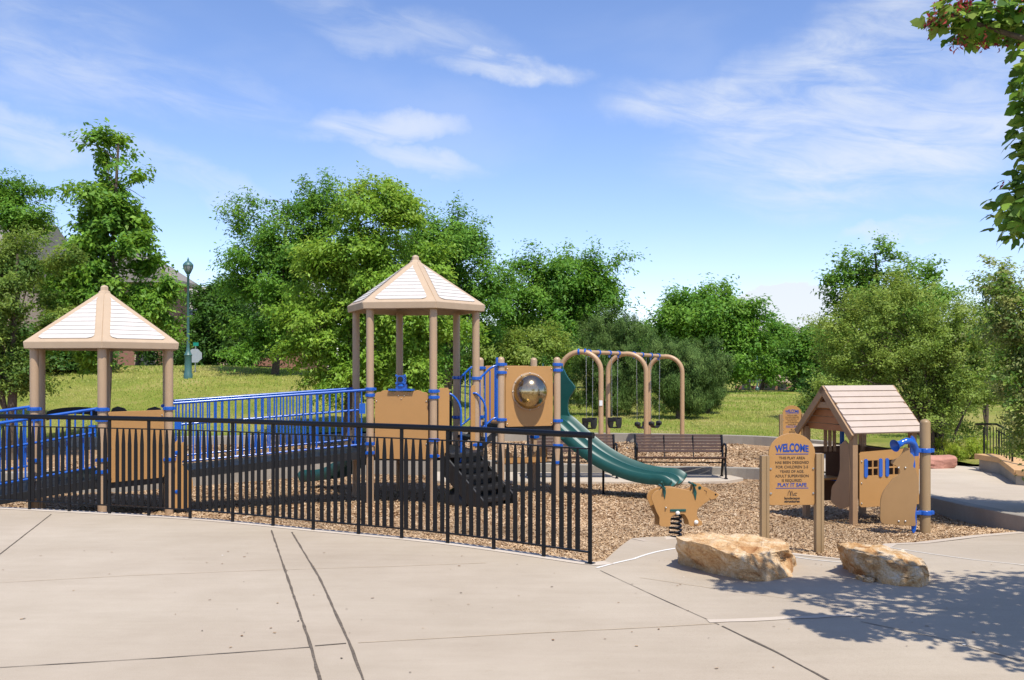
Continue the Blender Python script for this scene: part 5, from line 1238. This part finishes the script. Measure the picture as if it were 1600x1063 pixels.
gable_house('house', 'beige house with light tiled roof behind the street lamp', 266, 352, 0, 56, 492, 448, 9, 'stucco', 'roof_tile2', [(300, 520, 1.2, 1.3), (330, 520, 1.0, 1.3)])
gable_house('house', 'house with pale tiled roof peeking out between trees, right of the lamp', 356, 470, 0, 62, 474, 440, 9, 'brick', 'roof_tile2', [(372, 512, 1.2, 1.6), (430, 512, 1.2, 1.6)])
gable_house('house', 'distant grey roofed house on the far left edge', -60, 22, 0, 60, 392, 352, 9, 'stucco', 'roof_tile', [(0, 430, 1, 1.4)], True)
gable_house('house', 'far small grey roof between the right hand trees', 1205, 1300, 0, 95, 533, 512, 10, 'stucco', 'roof_tile', [(1250, 548, 1.2, 1.4)], True)
# low brick walls beyond the berm and far stone piers
mb = MB(); a = at(297, 578, 50); b = at(470, 580, 50); mb.box(((a.x + b.x) / 2, 50, .9), (b.x - a.x, .4, 2.0)); tag(mb.build('brick_wall', 'brick', bevel=.02), 'low red brick wall beyond the berm under the dark trees', 'wall')
for k, (px, lab) in enumerate(((1166, 'leftmost tan stone pier far off under the trees'), (1193, 'tan stone pier left of the far pole'), (1204, 'tan stone pier right of the far pole'), (1222, 'rightmost tan stone pier far off under the trees'))):
    q = at(px, 617, 66); T = thing('stone_pier', (q.x, q.y, -.2), lab, 'pier', 'far stone piers'); mb = MB(); mb.box(Vector((q.x, q.y, .25)), (.5, .5, .95)); mb.build('shaft', 'stucco', T, bevel=.02); mb = MB(); mb.box(Vector((q.x, q.y, .77)), (.6, .6, .09)); mb.build('cap', 'cap_stone', T)
mb = MB(); a = at(1150, 612, 67); b = at(1240, 612, 67); mb.box(((a.x + b.x) / 2, 67.2, .15), (b.x - a.x, .3, .8)); tag(mb.build('stone_wall', 'brick'), 'long low brown wall running behind the far stone piers', 'wall')
q = at(1183, 617, 62); T = thing('lamp_post', (q.x, q.y, -.2), 'thin pale far lamp post under the trees right of the pines', 'lamp post'); mb = MB(); mb.lathe((q.x, q.y, 0), [(.14, -.3), (.12, .5), (.05, .6), (.04, 3.2)], 10); mb.build('column', 'lamp_green', T); mb = MB(); mb.lathe((q.x, q.y, 3.2), [(.05, 0), (.17, .2), (.18, .4), (.05, .6)], 10); mb.build('lantern', 'lamp_glass', T)
# ------------------------------------------------------------------ trees
def crown_leaves(lobes, nclump, per, csz, lsz, pal, seed, droop=.25, ratio=.5, up=.6, out=.55, shell=.33, spiky=0, elong=1.6, rag=.28, tuft=1.0):
    """leaves gathered in boughs: every lobe of the crown carries smaller boughs that stick out of it, every bough carries sprays of leaves"""
    nclump = int(nclump * 1.3); per = int(per * 1.55); lsz *= .71; csz *= .80
    r = np.random.default_rng(seed); C = np.array([l[0] for l in lobes], float); R = np.array([l[1] for l in lobes], float); w = np.array([(l[1][0] * l[1][1] * l[1][2]) ** (2 / 3) * (l[2] if len(l) > 2 else 1) for l in lobes]); w /= w.sum()
    nb = max(len(lobes) * 3, int(nclump / 11)); kb = r.choice(len(lobes), nb, p=w); db = r.normal(size=(nb, 3)) + np.array([0, 0, .25]); db /= np.linalg.norm(db, axis=1)[:, None]
    rb = np.clip(r.normal(.74, .24, nb), .1, 1.18) ** 1; bc = C[kb] + db * R[kb] * rb[:, None] * (1 - .12 * tuft)
    br = (R[kb].mean(1) * r.uniform(.20, .42, nb))[:, None] * np.ones(3) ; br[:, 2] *= .62
    bdir = db * np.array([1, 1, .7]) + np.array([0, 0, .35 + spiky - droop * .5]); bdir /= np.linalg.norm(bdir, axis=1)[:, None]
    bw = br[:, 0] ** 2; bw /= bw.sum(); k = r.choice(nb, nclump, p=bw); d = r.normal(size=(nclump, 3)); d /= np.linalg.norm(d, axis=1)[:, None]
    rr = r.uniform(0, 1, nclump) ** .45; al = r.uniform(-.7, 1.0, nclump) * rag * 3.2
    pos = bc[k] + d * br[k] * rr[:, None] + bdir[k] * (al * br[k][:, 0])[:, None]
    dd = db[k] * .7 + d * .6; dd /= np.linalg.norm(dd, axis=1)[:, None]
    tw = bdir[k] * .7 + d * .5 + r.normal(0, .3, (nclump, 3)) + np.array([0, 0, spiky - droop * .4]); tw /= np.linalg.norm(tw, axis=1)[:, None]
    n = nclump * per; ci = np.repeat(np.arange(nclump), per); cs = csz * r.uniform(.55, 1.3, nclump)
    g = np.clip(r.normal(0, .42, (n, 3)), -.8, .8) * np.array([1, 1, .7]); a = r.uniform(-1, 1, n)
    p = pos[ci] + g * cs[ci][:, None] * .6 + tw[ci] * (a * cs[ci] * elong * .5)[:, None]; p[:, 2] -= droop * (a > 0) * a ** 2 * cs[ci] * .8
    nn = np.array([0, 0, up]) + dd[ci] * out + r.normal(0, .42, (n, 3)); nn /= np.linalg.norm(nn, axis=1)[:, None]
    t = tw[ci] * .5 + r.normal(0, .7, (n, 3)) + np.array([0, 0, spiky * 1.5 - droop]); t -= nn * (t * nn).sum(1)[:, None]; t /= np.linalg.norm(t, axis=1)[:, None]
    s = np.cross(nn, t); L_ = lsz * r.uniform(.55, 1.35, n)[:, None]; W_ = L_ * ratio
    V = np.empty((n, 4, 3)); V[:, 0] = p; V[:, 1] = p + t * L_ * .45 + s * W_ * .5 + nn * L_ * .10; V[:, 2] = p + t * L_ - nn * L_ * .06; V[:, 3] = p + t * L_ * .45 - s * W_ * .5 + nn * L_ * .10
    pal = np.array(pal, float); cc = pal[r.choice(len(pal), nb)][k][ci] * .35 + pal[r.choice(len(pal), nclump)][ci] * .3 + pal[r.choice(len(pal), n)] * .35
    cc = cc * r.uniform(.75, 1.22, (n, 1)); return V.reshape(-1, 3), cc, pos
def tree(name, label, base, lobes, nclump, per, csz, lsz, pal, seed, trunk_r=.14, group=None, cat='tree', fork=.35, limbs=14, mat_='leaf', stems=1, **kw):
    base = Vector(base); T = thing(name, tuple(base), label, cat, group); rnd = random.Random(seed)
    V, cc, pos = crown_leaves(lobes, nclump, per, csz, lsz, pal, seed, **kw)
    V[:, 2] = np.maximum(V[:, 2], base.z + .05)
    raw_mesh('crown', V, np.arange(len(V)).reshape(-1, 4), mat_, cc, parent=T)
    ztop = max(l[0][2] + l[1][2] * .2 for l in lobes); zmid = sum(l[0][2] * l[1][2] for l in lobes) / sum(l[1][2] for l in lobes)
    cx = sum(l[0][0] * l[1][0] for l in lobes) / sum(l[1][0] for l in lobes); cy = sum(l[0][1] for l in lobes) / len(lobes); mb = MB(); H_ = ztop - base.z
    for s in range(stems):
        off = Vector((rnd.uniform(-1, 1), rnd.uniform(-.5, .5), 0)) * (trunk_r * 3 * (s > 0)); sp_ = Vector((rnd.uniform(-1, 1), rnd.uniform(-.6, .6), 0)) * (H_ * .12 if stems > 1 else H_ * .03)
        topp = Vector((cx, cy, ztop)) + sp_ * 1.5; b0 = base + off; pts = spline([b0 - Vector((0, 0, .25)), b0 + Vector((0, 0, .1)) , b0.lerp(topp, .3) + sp_ * .3, b0.lerp(topp, .65) - sp_ * .2, topp], 4)
        rs = [trunk_r * (1.35 if i < 2 else 1) * (1 - .9 * i / (len(pts) - 1)) + .012 for i in range(len(pts))]; mb.tube(pts, rs, 9)
        for _ in range(limbs // stems):
            i = rnd.randint(int(len(pts) * fork), len(pts) - 2); q = Vector(pos[rnd.randrange(len(pos))]); p = pts[i]
            if q.z < p.z - .3: q.z = p.z + rnd.uniform(-.1, .8)
            q = p.lerp(q, .8); m1 = p.lerp(q, .5) + Vector((rnd.uniform(-.15, .15), rnd.uniform(-.15, .15), .12 * (q - p).length)); r0 = rs[i] * .5; mb.tube(spline([p, m1, q], 3), [r0, r0 * .8, r0 * .62, r0 * .48, r0 * .35, r0 * .25, .008][:7], 6)
            for _ in range(2):
                q2 = Vector(pos[rnd.randrange(len(pos))])
                q2 = m1.lerp(q2, .85)
                if (q2 - m1).length < (q - p).length * .9: mb.tube([m1, m1.lerp(q2, .5) + Vector((0, 0, .08)), q2], [r0 * .45, r0 * .3, .006], 5)
    mb.build('trunk', 'bark', T, smooth=60); return T
def LB(D, *px):
    """lobes given by photo centre and half sizes at distance D (+ optional depth shift)"""
    out = []
    for t in px:
        x, y, rx, ry = t[:4]; dy = t[4] if len(t) > 4 else 0; c = at(x, y, D + dy); k = (D + dy) / F
        out.append(((c.x, c.y, c.z), (rx * k, max(rx, ry) * k * .8, ry * k)) + ((t[5],) if len(t) > 5 else ()))
    return out
def tb(px, D): x = (px - CX) / F * D; return (x, D, LZ(x, D))
yel = [(.17, .32, .03), (.23, .385, .04), (.12, .25, .022), (.29, .42, .06)]
mid_ = [(.10, .245, .026), (.14, .30, .032), (.065, .175, .018), (.19, .34, .045)]
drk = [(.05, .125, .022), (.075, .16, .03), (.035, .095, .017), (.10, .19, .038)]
olv = [(.18, .28, .04), (.225, .32, .052), (.13, .215, .03), (.28, .36, .075)]
pin = [(.075, .145, .03), (.105, .185, .04), (.045, .095, .02), (.155, .23, .055)]
tree('broadleaf_tree', 'tall slender tree with big leaves behind the left cream roof', tb(163, 25), LB(25, (150, 228, 30, 28), (210, 232, 30, 32), (175, 262, 40, 34), (150, 300, 46, 40), (212, 290, 34, 32), (165, 345, 58, 42, 0, 1.5), (205, 370, 44, 36), (140, 390, 50, 40), (150, 425, 70, 50), (215, 430, 60, 45, 0, 1.4), (235, 475, 55, 34, 0, 1.6), (130, 480, 60, 55), (175, 500, 70, 40, 1, 1.6), (245, 520, 40, 30, 1, 1.4), (110, 545, 45, 40), (200, 540, 55, 35), (262, 440, 24, 16)), 1050, 26, .46, .20, mid_ + yel[:2], 21, .14, rag=.24, ratio=.48, shell=.4, droop=.35)
tree('broadleaf_tree', 'feathery tree with an open spiky top at the far left edge', tb(-10, 28), LB(28, (15, 300, 30, 24), (48, 310, 25, 24), (85, 320, 24, 20), (30, 345, 50, 24), (75, 350, 30, 22), (-20, 310, 40, 40)), 240, 26, .5, .15, mid_, 22, .14, rag=.4, droop=.2)
tree('broadleaf_tree', 'dense fine leaved tree filling the left edge beside the cream roof', tb(15, 23), LB(23, (30, 410, 80, 60), (70, 440, 55, 55), (10, 480, 70, 70), (85, 500, 50, 50), (60, 540, 60, 40), (-50, 450, 90, 90), (20, 580, 60, 26, 0, 2.5), (-40, 560, 60, 40), (70, 588, 44, 20, 0, 2.5), (10, 604, 50, 16, 0, 3)), 760, 34, .42, .12, olv + drk[:2], 23, .16, droop=.2, ratio=.45, shell=.3)
tree('linden_tree', 'large yellow green tree with leaves down to the lawn, left of the taller tan roof', tb(545, 27), LB(27, (583, 300, 50, 38), (548, 335, 65, 50), (625, 350, 55, 50), (580, 400, 90, 60), (500, 430, 70, 50), (640, 440, 70, 60), (470, 500, 60, 45), (560, 500, 90, 55), (650, 530, 70, 55), (480, 550, 60, 40), (560, 580, 80, 35), (640, 590, 60, 30), (500, 598, 50, 18), (580, 606, 60, 16), (650, 606, 50, 16), (560, 470, 80, 60)), 1500, 30, .5, .165, yel, 24, .2, droop=.55, ratio=.5, shell=.3, rag=.35)
tree('honey_locust', 'tall green feathery tree behind the left side of the yellow green tree', tb(430, 40), LB(40, (375, 350, 30, 38), (405, 330, 28, 32), (440, 330, 40, 32), (490, 325, 50, 34), (530, 320, 40, 34), (400, 400, 55, 50), (460, 400, 70, 55), (370, 440, 30, 40), (430, 470, 70, 50), (510, 380, 50, 50), (420, 530, 60, 40)), 1000, 28, .8, .22, mid_, 25, .2, droop=.15, ratio=.42, rag=.4)
tree('honey_locust', 'tall green feathery tree behind the right side of the taller tan roof', tb(700, 36), LB(36, (675, 345, 35, 28), (712, 350, 35, 30), (748, 365, 30, 26), (700, 400, 60, 50), (760, 410, 34, 34), (730, 460, 60, 50), (775, 470, 26, 30), (690, 520, 60, 50), (750, 530, 40, 40), (670, 420, 60, 60)), 900, 28, .75, .2, mid_, 26, .2, droop=.15, ratio=.42, rag=.45)
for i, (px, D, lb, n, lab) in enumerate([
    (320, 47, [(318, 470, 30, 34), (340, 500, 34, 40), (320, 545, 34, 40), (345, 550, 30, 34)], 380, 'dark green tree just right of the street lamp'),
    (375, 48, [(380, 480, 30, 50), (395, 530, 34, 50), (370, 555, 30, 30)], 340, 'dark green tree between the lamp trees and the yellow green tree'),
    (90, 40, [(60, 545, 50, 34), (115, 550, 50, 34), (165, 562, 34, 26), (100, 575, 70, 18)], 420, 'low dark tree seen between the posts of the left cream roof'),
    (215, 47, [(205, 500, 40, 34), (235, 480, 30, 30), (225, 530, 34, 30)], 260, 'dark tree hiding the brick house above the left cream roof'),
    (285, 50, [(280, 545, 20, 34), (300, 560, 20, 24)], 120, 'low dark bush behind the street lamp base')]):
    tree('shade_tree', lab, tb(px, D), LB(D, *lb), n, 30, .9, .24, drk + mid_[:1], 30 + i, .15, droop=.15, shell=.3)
tree('honey_locust', 'broad green tree behind the pine bushes, right of the cream roof tower', tb(880, 47), LB(47, (905, 408, 42, 24), (850, 435, 45, 34), (930, 430, 45, 28), (880, 460, 70, 40), (950, 455, 38, 30), (970, 490, 30, 30), (830, 480, 40, 50), (800, 500, 40, 50), (900, 520, 80, 50), (820, 440, 20, 20)), 900, 28, 1.0, .27, mid_, 40, .25, droop=.1, ratio=.42, rag=.42)
tree('broadleaf_tree', 'low olive green tree behind the bubble panel', tb(825, 36), LB(36, (800, 545, 45, 34), (850, 540, 40, 30), (820, 580, 60, 34), (770, 575, 34, 34), (880, 560, 26, 26)), 360, 30, .65, .17, olv, 41, .12, droop=.1)
tree('honey_locust', 'rounded green tree behind the right pine bush', tb(1120, 58), LB(58, (1095, 465, 40, 26), (1060, 490, 38, 30), (1135, 480, 40, 30), (1165, 500, 34, 36), (1100, 510, 70, 40), (1160, 555, 50, 40), (1050, 530, 36, 30), (1175, 480, 18, 16), (1110, 580, 60, 20)), 850, 28, 1.2, .32, mid_, 42, .24, droop=.1, rag=.35)
tree('honey_locust', 'smaller green tree at the far end of the lawn, left of the piers', tb(1190, 64), LB(64, (1215, 515, 26, 20), (1200, 545, 34, 30), (1225, 560, 36, 34), (1190, 580, 24, 18), (1250, 530, 26, 24), (1240, 575, 34, 20)), 360, 26, 1.2, .32, mid_, 43, .16, fork=.4)
tree('honey_locust', 'small green tree at the far end of the lawn, behind the far sign', tb(1238, 60), LB(60, (1250, 560, 34, 30), (1275, 530, 24, 24), (1265, 585, 30, 20), (1285, 560, 24, 30)), 380, 26, 1.1, .3, mid_ + drk[:1], 44, .15, fork=.4)
def pine(lab, px, D, lobes, n, seed):
    return tree('mugo_pine', lab, tb(px, D), LB(D, *lobes), n, 46, .34, .15, pin, seed, .12, cat='pine', mat_='needle', spiky=.9, droop=0, ratio=.16, up=.1, out=.9, elong=1.3, rag=.3, tuft=1.6, limbs=10)
pine('dark rounded pine behind the left swings', 950, 38, [(955, 520, 42, 46), (930, 560, 52, 56), (985, 555, 44, 54), (950, 605, 68, 42), (1000, 590, 34, 44), (950, 632, 62, 20), (900, 615, 30, 30), (930, 638, 40, 14), (980, 638, 40, 14)], 1500, 50)
pine('dark olive pine bush behind the right swings', 1060, 35.5, [(1045, 575, 34, 40), (1075, 590, 40, 44), (1040, 600, 38, 34), (1080, 605, 44, 30), (1060, 628, 50, 16), (1035, 636, 30, 10), (1080, 636, 36, 12)], 1150, 51)
pine('dark pine bush rightmost of the three pines, in front of the far trees', 1105, 38.5, [(1098, 570, 32, 40), (1118, 590, 28, 38), (1100, 605, 34, 28), (1105, 625, 34, 16), (1110, 632, 28, 10)], 800, 52)
# right side
tree('broadleaf_tree', 'bright green tall tree rising behind the playhouse roof and olive tree', tb(1390, 34), LB(34, (1385, 400, 30, 26), (1320, 425, 34, 28), (1350, 430, 34, 30), (1420, 425, 30, 24), (1455, 430, 24, 26), (1290, 440, 24, 20), (1370, 470, 70, 50), (1440, 480, 50, 45), (1320, 490, 45, 45), (1380, 540, 90, 50)), 850, 28, .62, .19, [(.12, .26, .03), (.15, .30, .04), (.09, .20, .022), (.19, .33, .06)], 60, .2, droop=.1, rag=.42, ratio=.55)
tree('crabapple_tree', 'wide olive green tree with dark stems behind the playhouse', tb(1466, 21.5)[:2] + (-.2,), LB(21.5, (1330, 520, 60, 50), (1400, 500, 70, 60), (1480, 520, 60, 55), (1530, 560, 50, 60), (1300, 580, 50, 44), (1390, 580, 90, 60), (1480, 600, 70, 55), (1430, 650, 60, 34), (1330, 620, 60, 30), (1520, 640, 44, 40, 1.8), (1270, 620, 30, 24), (1540, 610, 44, 50, 1.5), (1500, 655, 50, 26, 2.2), (1450, 560, 70, 60)), 1600, 34, .36, .085, olv, 61, .09, stems=4, limbs=60, fork=.15, droop=.15, ratio=.5, rag=.3)
tree('young_tree', 'thin open tree with sparse leaves on the right, above the olive tree', tb(1540, 26), LB(26, (1510, 470, 40, 26), (1545, 490, 40, 30), (1500, 500, 40, 30), (1560, 460, 26, 20), (1540, 530, 50, 40)), 170, 26, .5, .11, olv + mid_[:1], 62, .06, droop=.05, rag=.5, limbs=26)
tree('shade_tree', 'dark green low tree left of the playhouse, behind the far sign', tb(1262, 33), LB(33, (1262, 625, 26, 26), (1290, 610, 30, 34), (1315, 630, 30, 30)), 260, 30, .45, .13, drk, 63, .1)
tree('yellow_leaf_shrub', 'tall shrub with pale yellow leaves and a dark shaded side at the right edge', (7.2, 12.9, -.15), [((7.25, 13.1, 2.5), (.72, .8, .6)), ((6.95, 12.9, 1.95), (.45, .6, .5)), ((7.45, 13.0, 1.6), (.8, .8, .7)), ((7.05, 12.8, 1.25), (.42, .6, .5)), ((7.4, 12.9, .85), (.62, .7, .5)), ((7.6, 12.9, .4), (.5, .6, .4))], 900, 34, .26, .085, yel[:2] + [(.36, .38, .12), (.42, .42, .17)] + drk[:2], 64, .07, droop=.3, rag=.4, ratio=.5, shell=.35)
def plant(lab, q, h, r, pal, seed, n=60):
    T = thing('shrub', (q[0], q[1], q[2]), lab, 'shrub', None); rr_ = np.random.default_rng(seed)
    V, cc, pos = crown_leaves([((q[0], q[1], q[2] + h * .45), (r, r * .8, h * .5))], n, 26, .16, .075, pal, seed, droop=0, spiky=.9, ratio=.28, up=.2, out=.5, shell=.4)
    V[:, 2] = np.maximum(V[:, 2], q[2]); raw_mesh('foliage', V, np.arange(len(V)).reshape(-1, 4), 'leaf', cc, parent=T)
    mb = MB()
    for k in range(9): p = Vector(pos[rr_.integers(len(pos))]); mb.tube([Vector((q[0], q[1], q[2] - .05)) + Vector((rr_.uniform(-.1, .1), rr_.uniform(-.1, .1), 0)), p], .006, 5)
    mb.build('stem', 'bark', T)
ygr = [(.36, .44, .045), (.28, .40, .04), (.44, .48, .08), (.20, .31, .03)]
for i, (px, py, D, h, r, lab) in enumerate(((1484, 729, 20.6, .50, .38, 'yellow green shrub right beside the red sandstone slab'), (1508, 729, 20.9, .58, .42, 'yellow green shrub between the red slab and the stair wall'), (1466, 715, 21.6, .5, .4, 'yellow green shrub at the foot of the dark stems'), (1530, 718, 21.8, .55, .45, 'green shrub behind the stair wall cap'))):
    q = at(px, py, D); plant(lab, (q.x, q.y, q.z - .02), h, r, ygr, 70 + i)
# distant belt of trees
rnd = random.Random(5)
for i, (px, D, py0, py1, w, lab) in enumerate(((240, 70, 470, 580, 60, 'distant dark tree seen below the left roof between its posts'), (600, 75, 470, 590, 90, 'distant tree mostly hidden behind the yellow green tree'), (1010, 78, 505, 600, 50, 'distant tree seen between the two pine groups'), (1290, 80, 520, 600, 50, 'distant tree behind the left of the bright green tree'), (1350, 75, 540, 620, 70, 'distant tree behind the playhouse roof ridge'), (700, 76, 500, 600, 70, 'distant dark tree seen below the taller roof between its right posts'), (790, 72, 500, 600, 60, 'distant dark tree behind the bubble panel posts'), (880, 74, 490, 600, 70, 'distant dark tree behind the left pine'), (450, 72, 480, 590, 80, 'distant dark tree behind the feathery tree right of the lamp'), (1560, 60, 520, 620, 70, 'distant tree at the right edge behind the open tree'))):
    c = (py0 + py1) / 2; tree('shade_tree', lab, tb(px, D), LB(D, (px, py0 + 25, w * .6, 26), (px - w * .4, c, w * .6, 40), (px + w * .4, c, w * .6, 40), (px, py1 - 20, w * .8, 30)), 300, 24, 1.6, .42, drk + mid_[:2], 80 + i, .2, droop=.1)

# ------------------------------------------------------------------ maple overhanging from the right
MP = thing('maple_tree', (5.6, 4.9, -.05), 'maple with red winged seeds overhanging the top right corner, its shadow on the plaza', 'tree')
def maple_leaves(lobes, n, lsz, seed, pal, crisp=.5):
    r = np.random.default_rng(seed); C = np.array([l[0] for l in lobes]); R = np.array([l[1] for l in lobes]); w = np.array([l[2] for l in lobes], float); w /= w.sum(); k = r.choice(len(lobes), n, p=w)
    d = r.normal(size=(n, 3)); d /= np.linalg.norm(d, axis=1)[:, None]; rr = r.uniform(0, 1, n) ** .45; p = C[k] + d * R[k] * rr[:, None]
    nn = np.array([0, 0, .9]) + d * .35 + r.normal(0, .42, (n, 3)); nn /= np.linalg.norm(nn, axis=1)[:, None]
    t = d * np.array([1, 1, .2]) * .7 + r.normal(0, .6, (n, 3)) + np.array([0, 0, -.45]); t -= nn * (t * nn).sum(1)[:, None]; t /= np.linalg.norm(t, axis=1)[:, None]; s = np.cross(nn, t)
    L_ = lsz * r.uniform(.65, 1.25, n)
    out = [(0, 0, 0), (.34, .12, .02), (.52, .38, -.06), (.28, .48, .03), (.30, .72, -.02), (0, 1.08, -.14), (-.30, .72, -.02), (-.28, .48, .03), (-.52, .38, -.06), (-.34, .12, .02)]
    V = np.empty((n, 10, 3))
    for i, (a, b, c) in enumerate(out): V[:, i] = p + s * (L_ * a)[:, None] + t * (L_ * b)[:, None] + nn * (L_ * c)[:, None]
    pal = np.array(pal); cc = pal[r.choice(len(pal), n)] * r.uniform(.75, 1.25, (n, 1)); return V.reshape(-1, 3), cc, p
ML = [((5.3, 4.85, 4.0), (1.75, 1.6, 1.1), 9), ((6.3, 4.2, 4.3), (2.2, 2.0, 1.4), 8), ((6.6, 5.3, 3.8), (1.9, 1.6, 1.2), 8), ((4.75, 4.5, 3.3), (1.15, 1.2, .7), 4), ((5.0, 5.9, 3.3), (1.1, .7, .5), 2.5), ((4.2, 5.5, 3.1), (.8, .7, .45), 1.6),
      ((3.8, 5.85, 4.1), (.75, .38, .26), 1.8), ((3.08, 5.95, 4.0), (.34, .35, .19), .75), ((2.82, 5.9, 3.92), (.14, .22, .15), .25), ((2.66, 5.9, 3.98), (.10, .2, .10), .14), ((3.32, 5.95, 3.9), (.25, .3, .17), .4),
      ((2.92, 5.2, 2.95), (.16, .3, .22), .6), ((2.88, 5.25, 2.68), (.24, .3, .22), .75), ((2.83, 5.2, 3.34), (.08, .2, .18), .25), ((2.86, 5.2, 3.08), (.12, .25, .14), .35), ((3.35, 5.3, 2.95), (.35, .45, .5), .9), ((3.22, 5.6, 3.6), (.24, .3, .2), .25),
      ((3.9, 4.9, 2.9), (.6, .8, .45), 1.0)]
mpal = [(.08, .18, .02), (.12, .24, .03), (.055, .13, .016), (.18, .29, .04), (.24, .34, .06)]
V, cc, mp_pos = maple_leaves(ML, 18500, .074, 91, mpal)
raw_mesh('crown', V, np.arange(len(V)).reshape(-1, 10), 'leaf', cc, parent=MP)
mb = MB(); b0 = Vector((5.6, 4.9, -.3)); rnd = random.Random(3)
tr = spline([b0, b0 + Vector((0, 0, .5)), Vector((5.55, 4.95, 1.6)), Vector((5.5, 5.0, 2.6)), Vector((5.6, 5.1, 4.6))], 5); mb.tube(tr, [.16 - .11 * i / (len(tr) - 1) for i in range(len(tr))], 12)
for (c, r_, w_) in ML:
    c = Vector(c); st_ = tr[rnd.randint(10, 17)]; m1 = st_.lerp(c, .5) + Vector((0, 0, .18)); mb.tube(spline([st_, m1, c], 4), [.05, .046, .04, .036, .03, .024, .018, .012, .008][:9], 7)
for c, e in (((3.75, 5.9, 4.12), (2.78, 5.9, 3.95)), ((3.35, 5.3, 2.95), (2.98, 5.25, 2.6)), ((3.35, 5.3, 2.95), (3.05, 5.15, 3.3)), ((4.3, 5.8, 3.1), (3.3, 5.5, 3.0)), ((4.75, 4.5, 3.3), (3.7, 4.9, 2.9))):
    c = Vector(c); e = Vector(e); mb.tube(spline([c, c.lerp(e, .5) + Vector((0, 0, .05)), e], 4), [.016, .014, .012, .011, .01, .008, .007, .005, .004], 6)
for _ in range(160):
    q = Vector(mp_pos[rnd.randrange(len(mp_pos))]); 
    k = min(ML, key=lambda l: (Vector(l[0]) - q).length); c = Vector(k[0]); mb.tube([c, c.lerp(q, .5) + Vector((0, 0, .03)), q], [.008, .005, .003], 5)
mb.build('trunk', 'bark', MP, smooth=60)
# red winged seeds in hanging pairs
r = np.random.default_rng(8); sv = []; sc2 = []
cl = []
for (c, R_, w_), n_ in ((ML[6], 26), (ML[7], 44), (ML[8], 18), (ML[9], 22), (ML[10], 3), (ML[12], 5), (ML[0], 25), (ML[13], 5), (ML[14], 4)):
    for _ in range(n_): d = r.normal(size=3); d /= np.linalg.norm(d); cl.append(np.array(c) + d * np.array(R_) * .9)
for c in cl:
    for _ in range(r.integers(5, 11)):
        o = c + r.normal(0, .022, 3); a = r.uniform(0, 6.28); u = np.array([math.cos(a), math.sin(a), -.9]); u /= np.linalg.norm(u); s = np.cross(u, r.normal(size=3)); s /= np.linalg.norm(s); L_ = r.uniform(.025, .042)
        sv += [o, o + u * L_ * .5 + s * L_ * .28, o + u * L_, o + u * L_ * .5 - s * L_ * .08]; sc2.append(np.array([(.38, .035, .03), (.28, .02, .03), (.45, .10, .06), (.16, .012, .02)][r.integers(4)]))
sv = np.array(sv); raw_mesh('winged_seeds', sv, np.arange(len(sv)).reshape(-1, 4), 'leaf', np.array(sc2), parent=MP)
bpy.data.objects['winged_seeds']['kind'] = 'stuff'
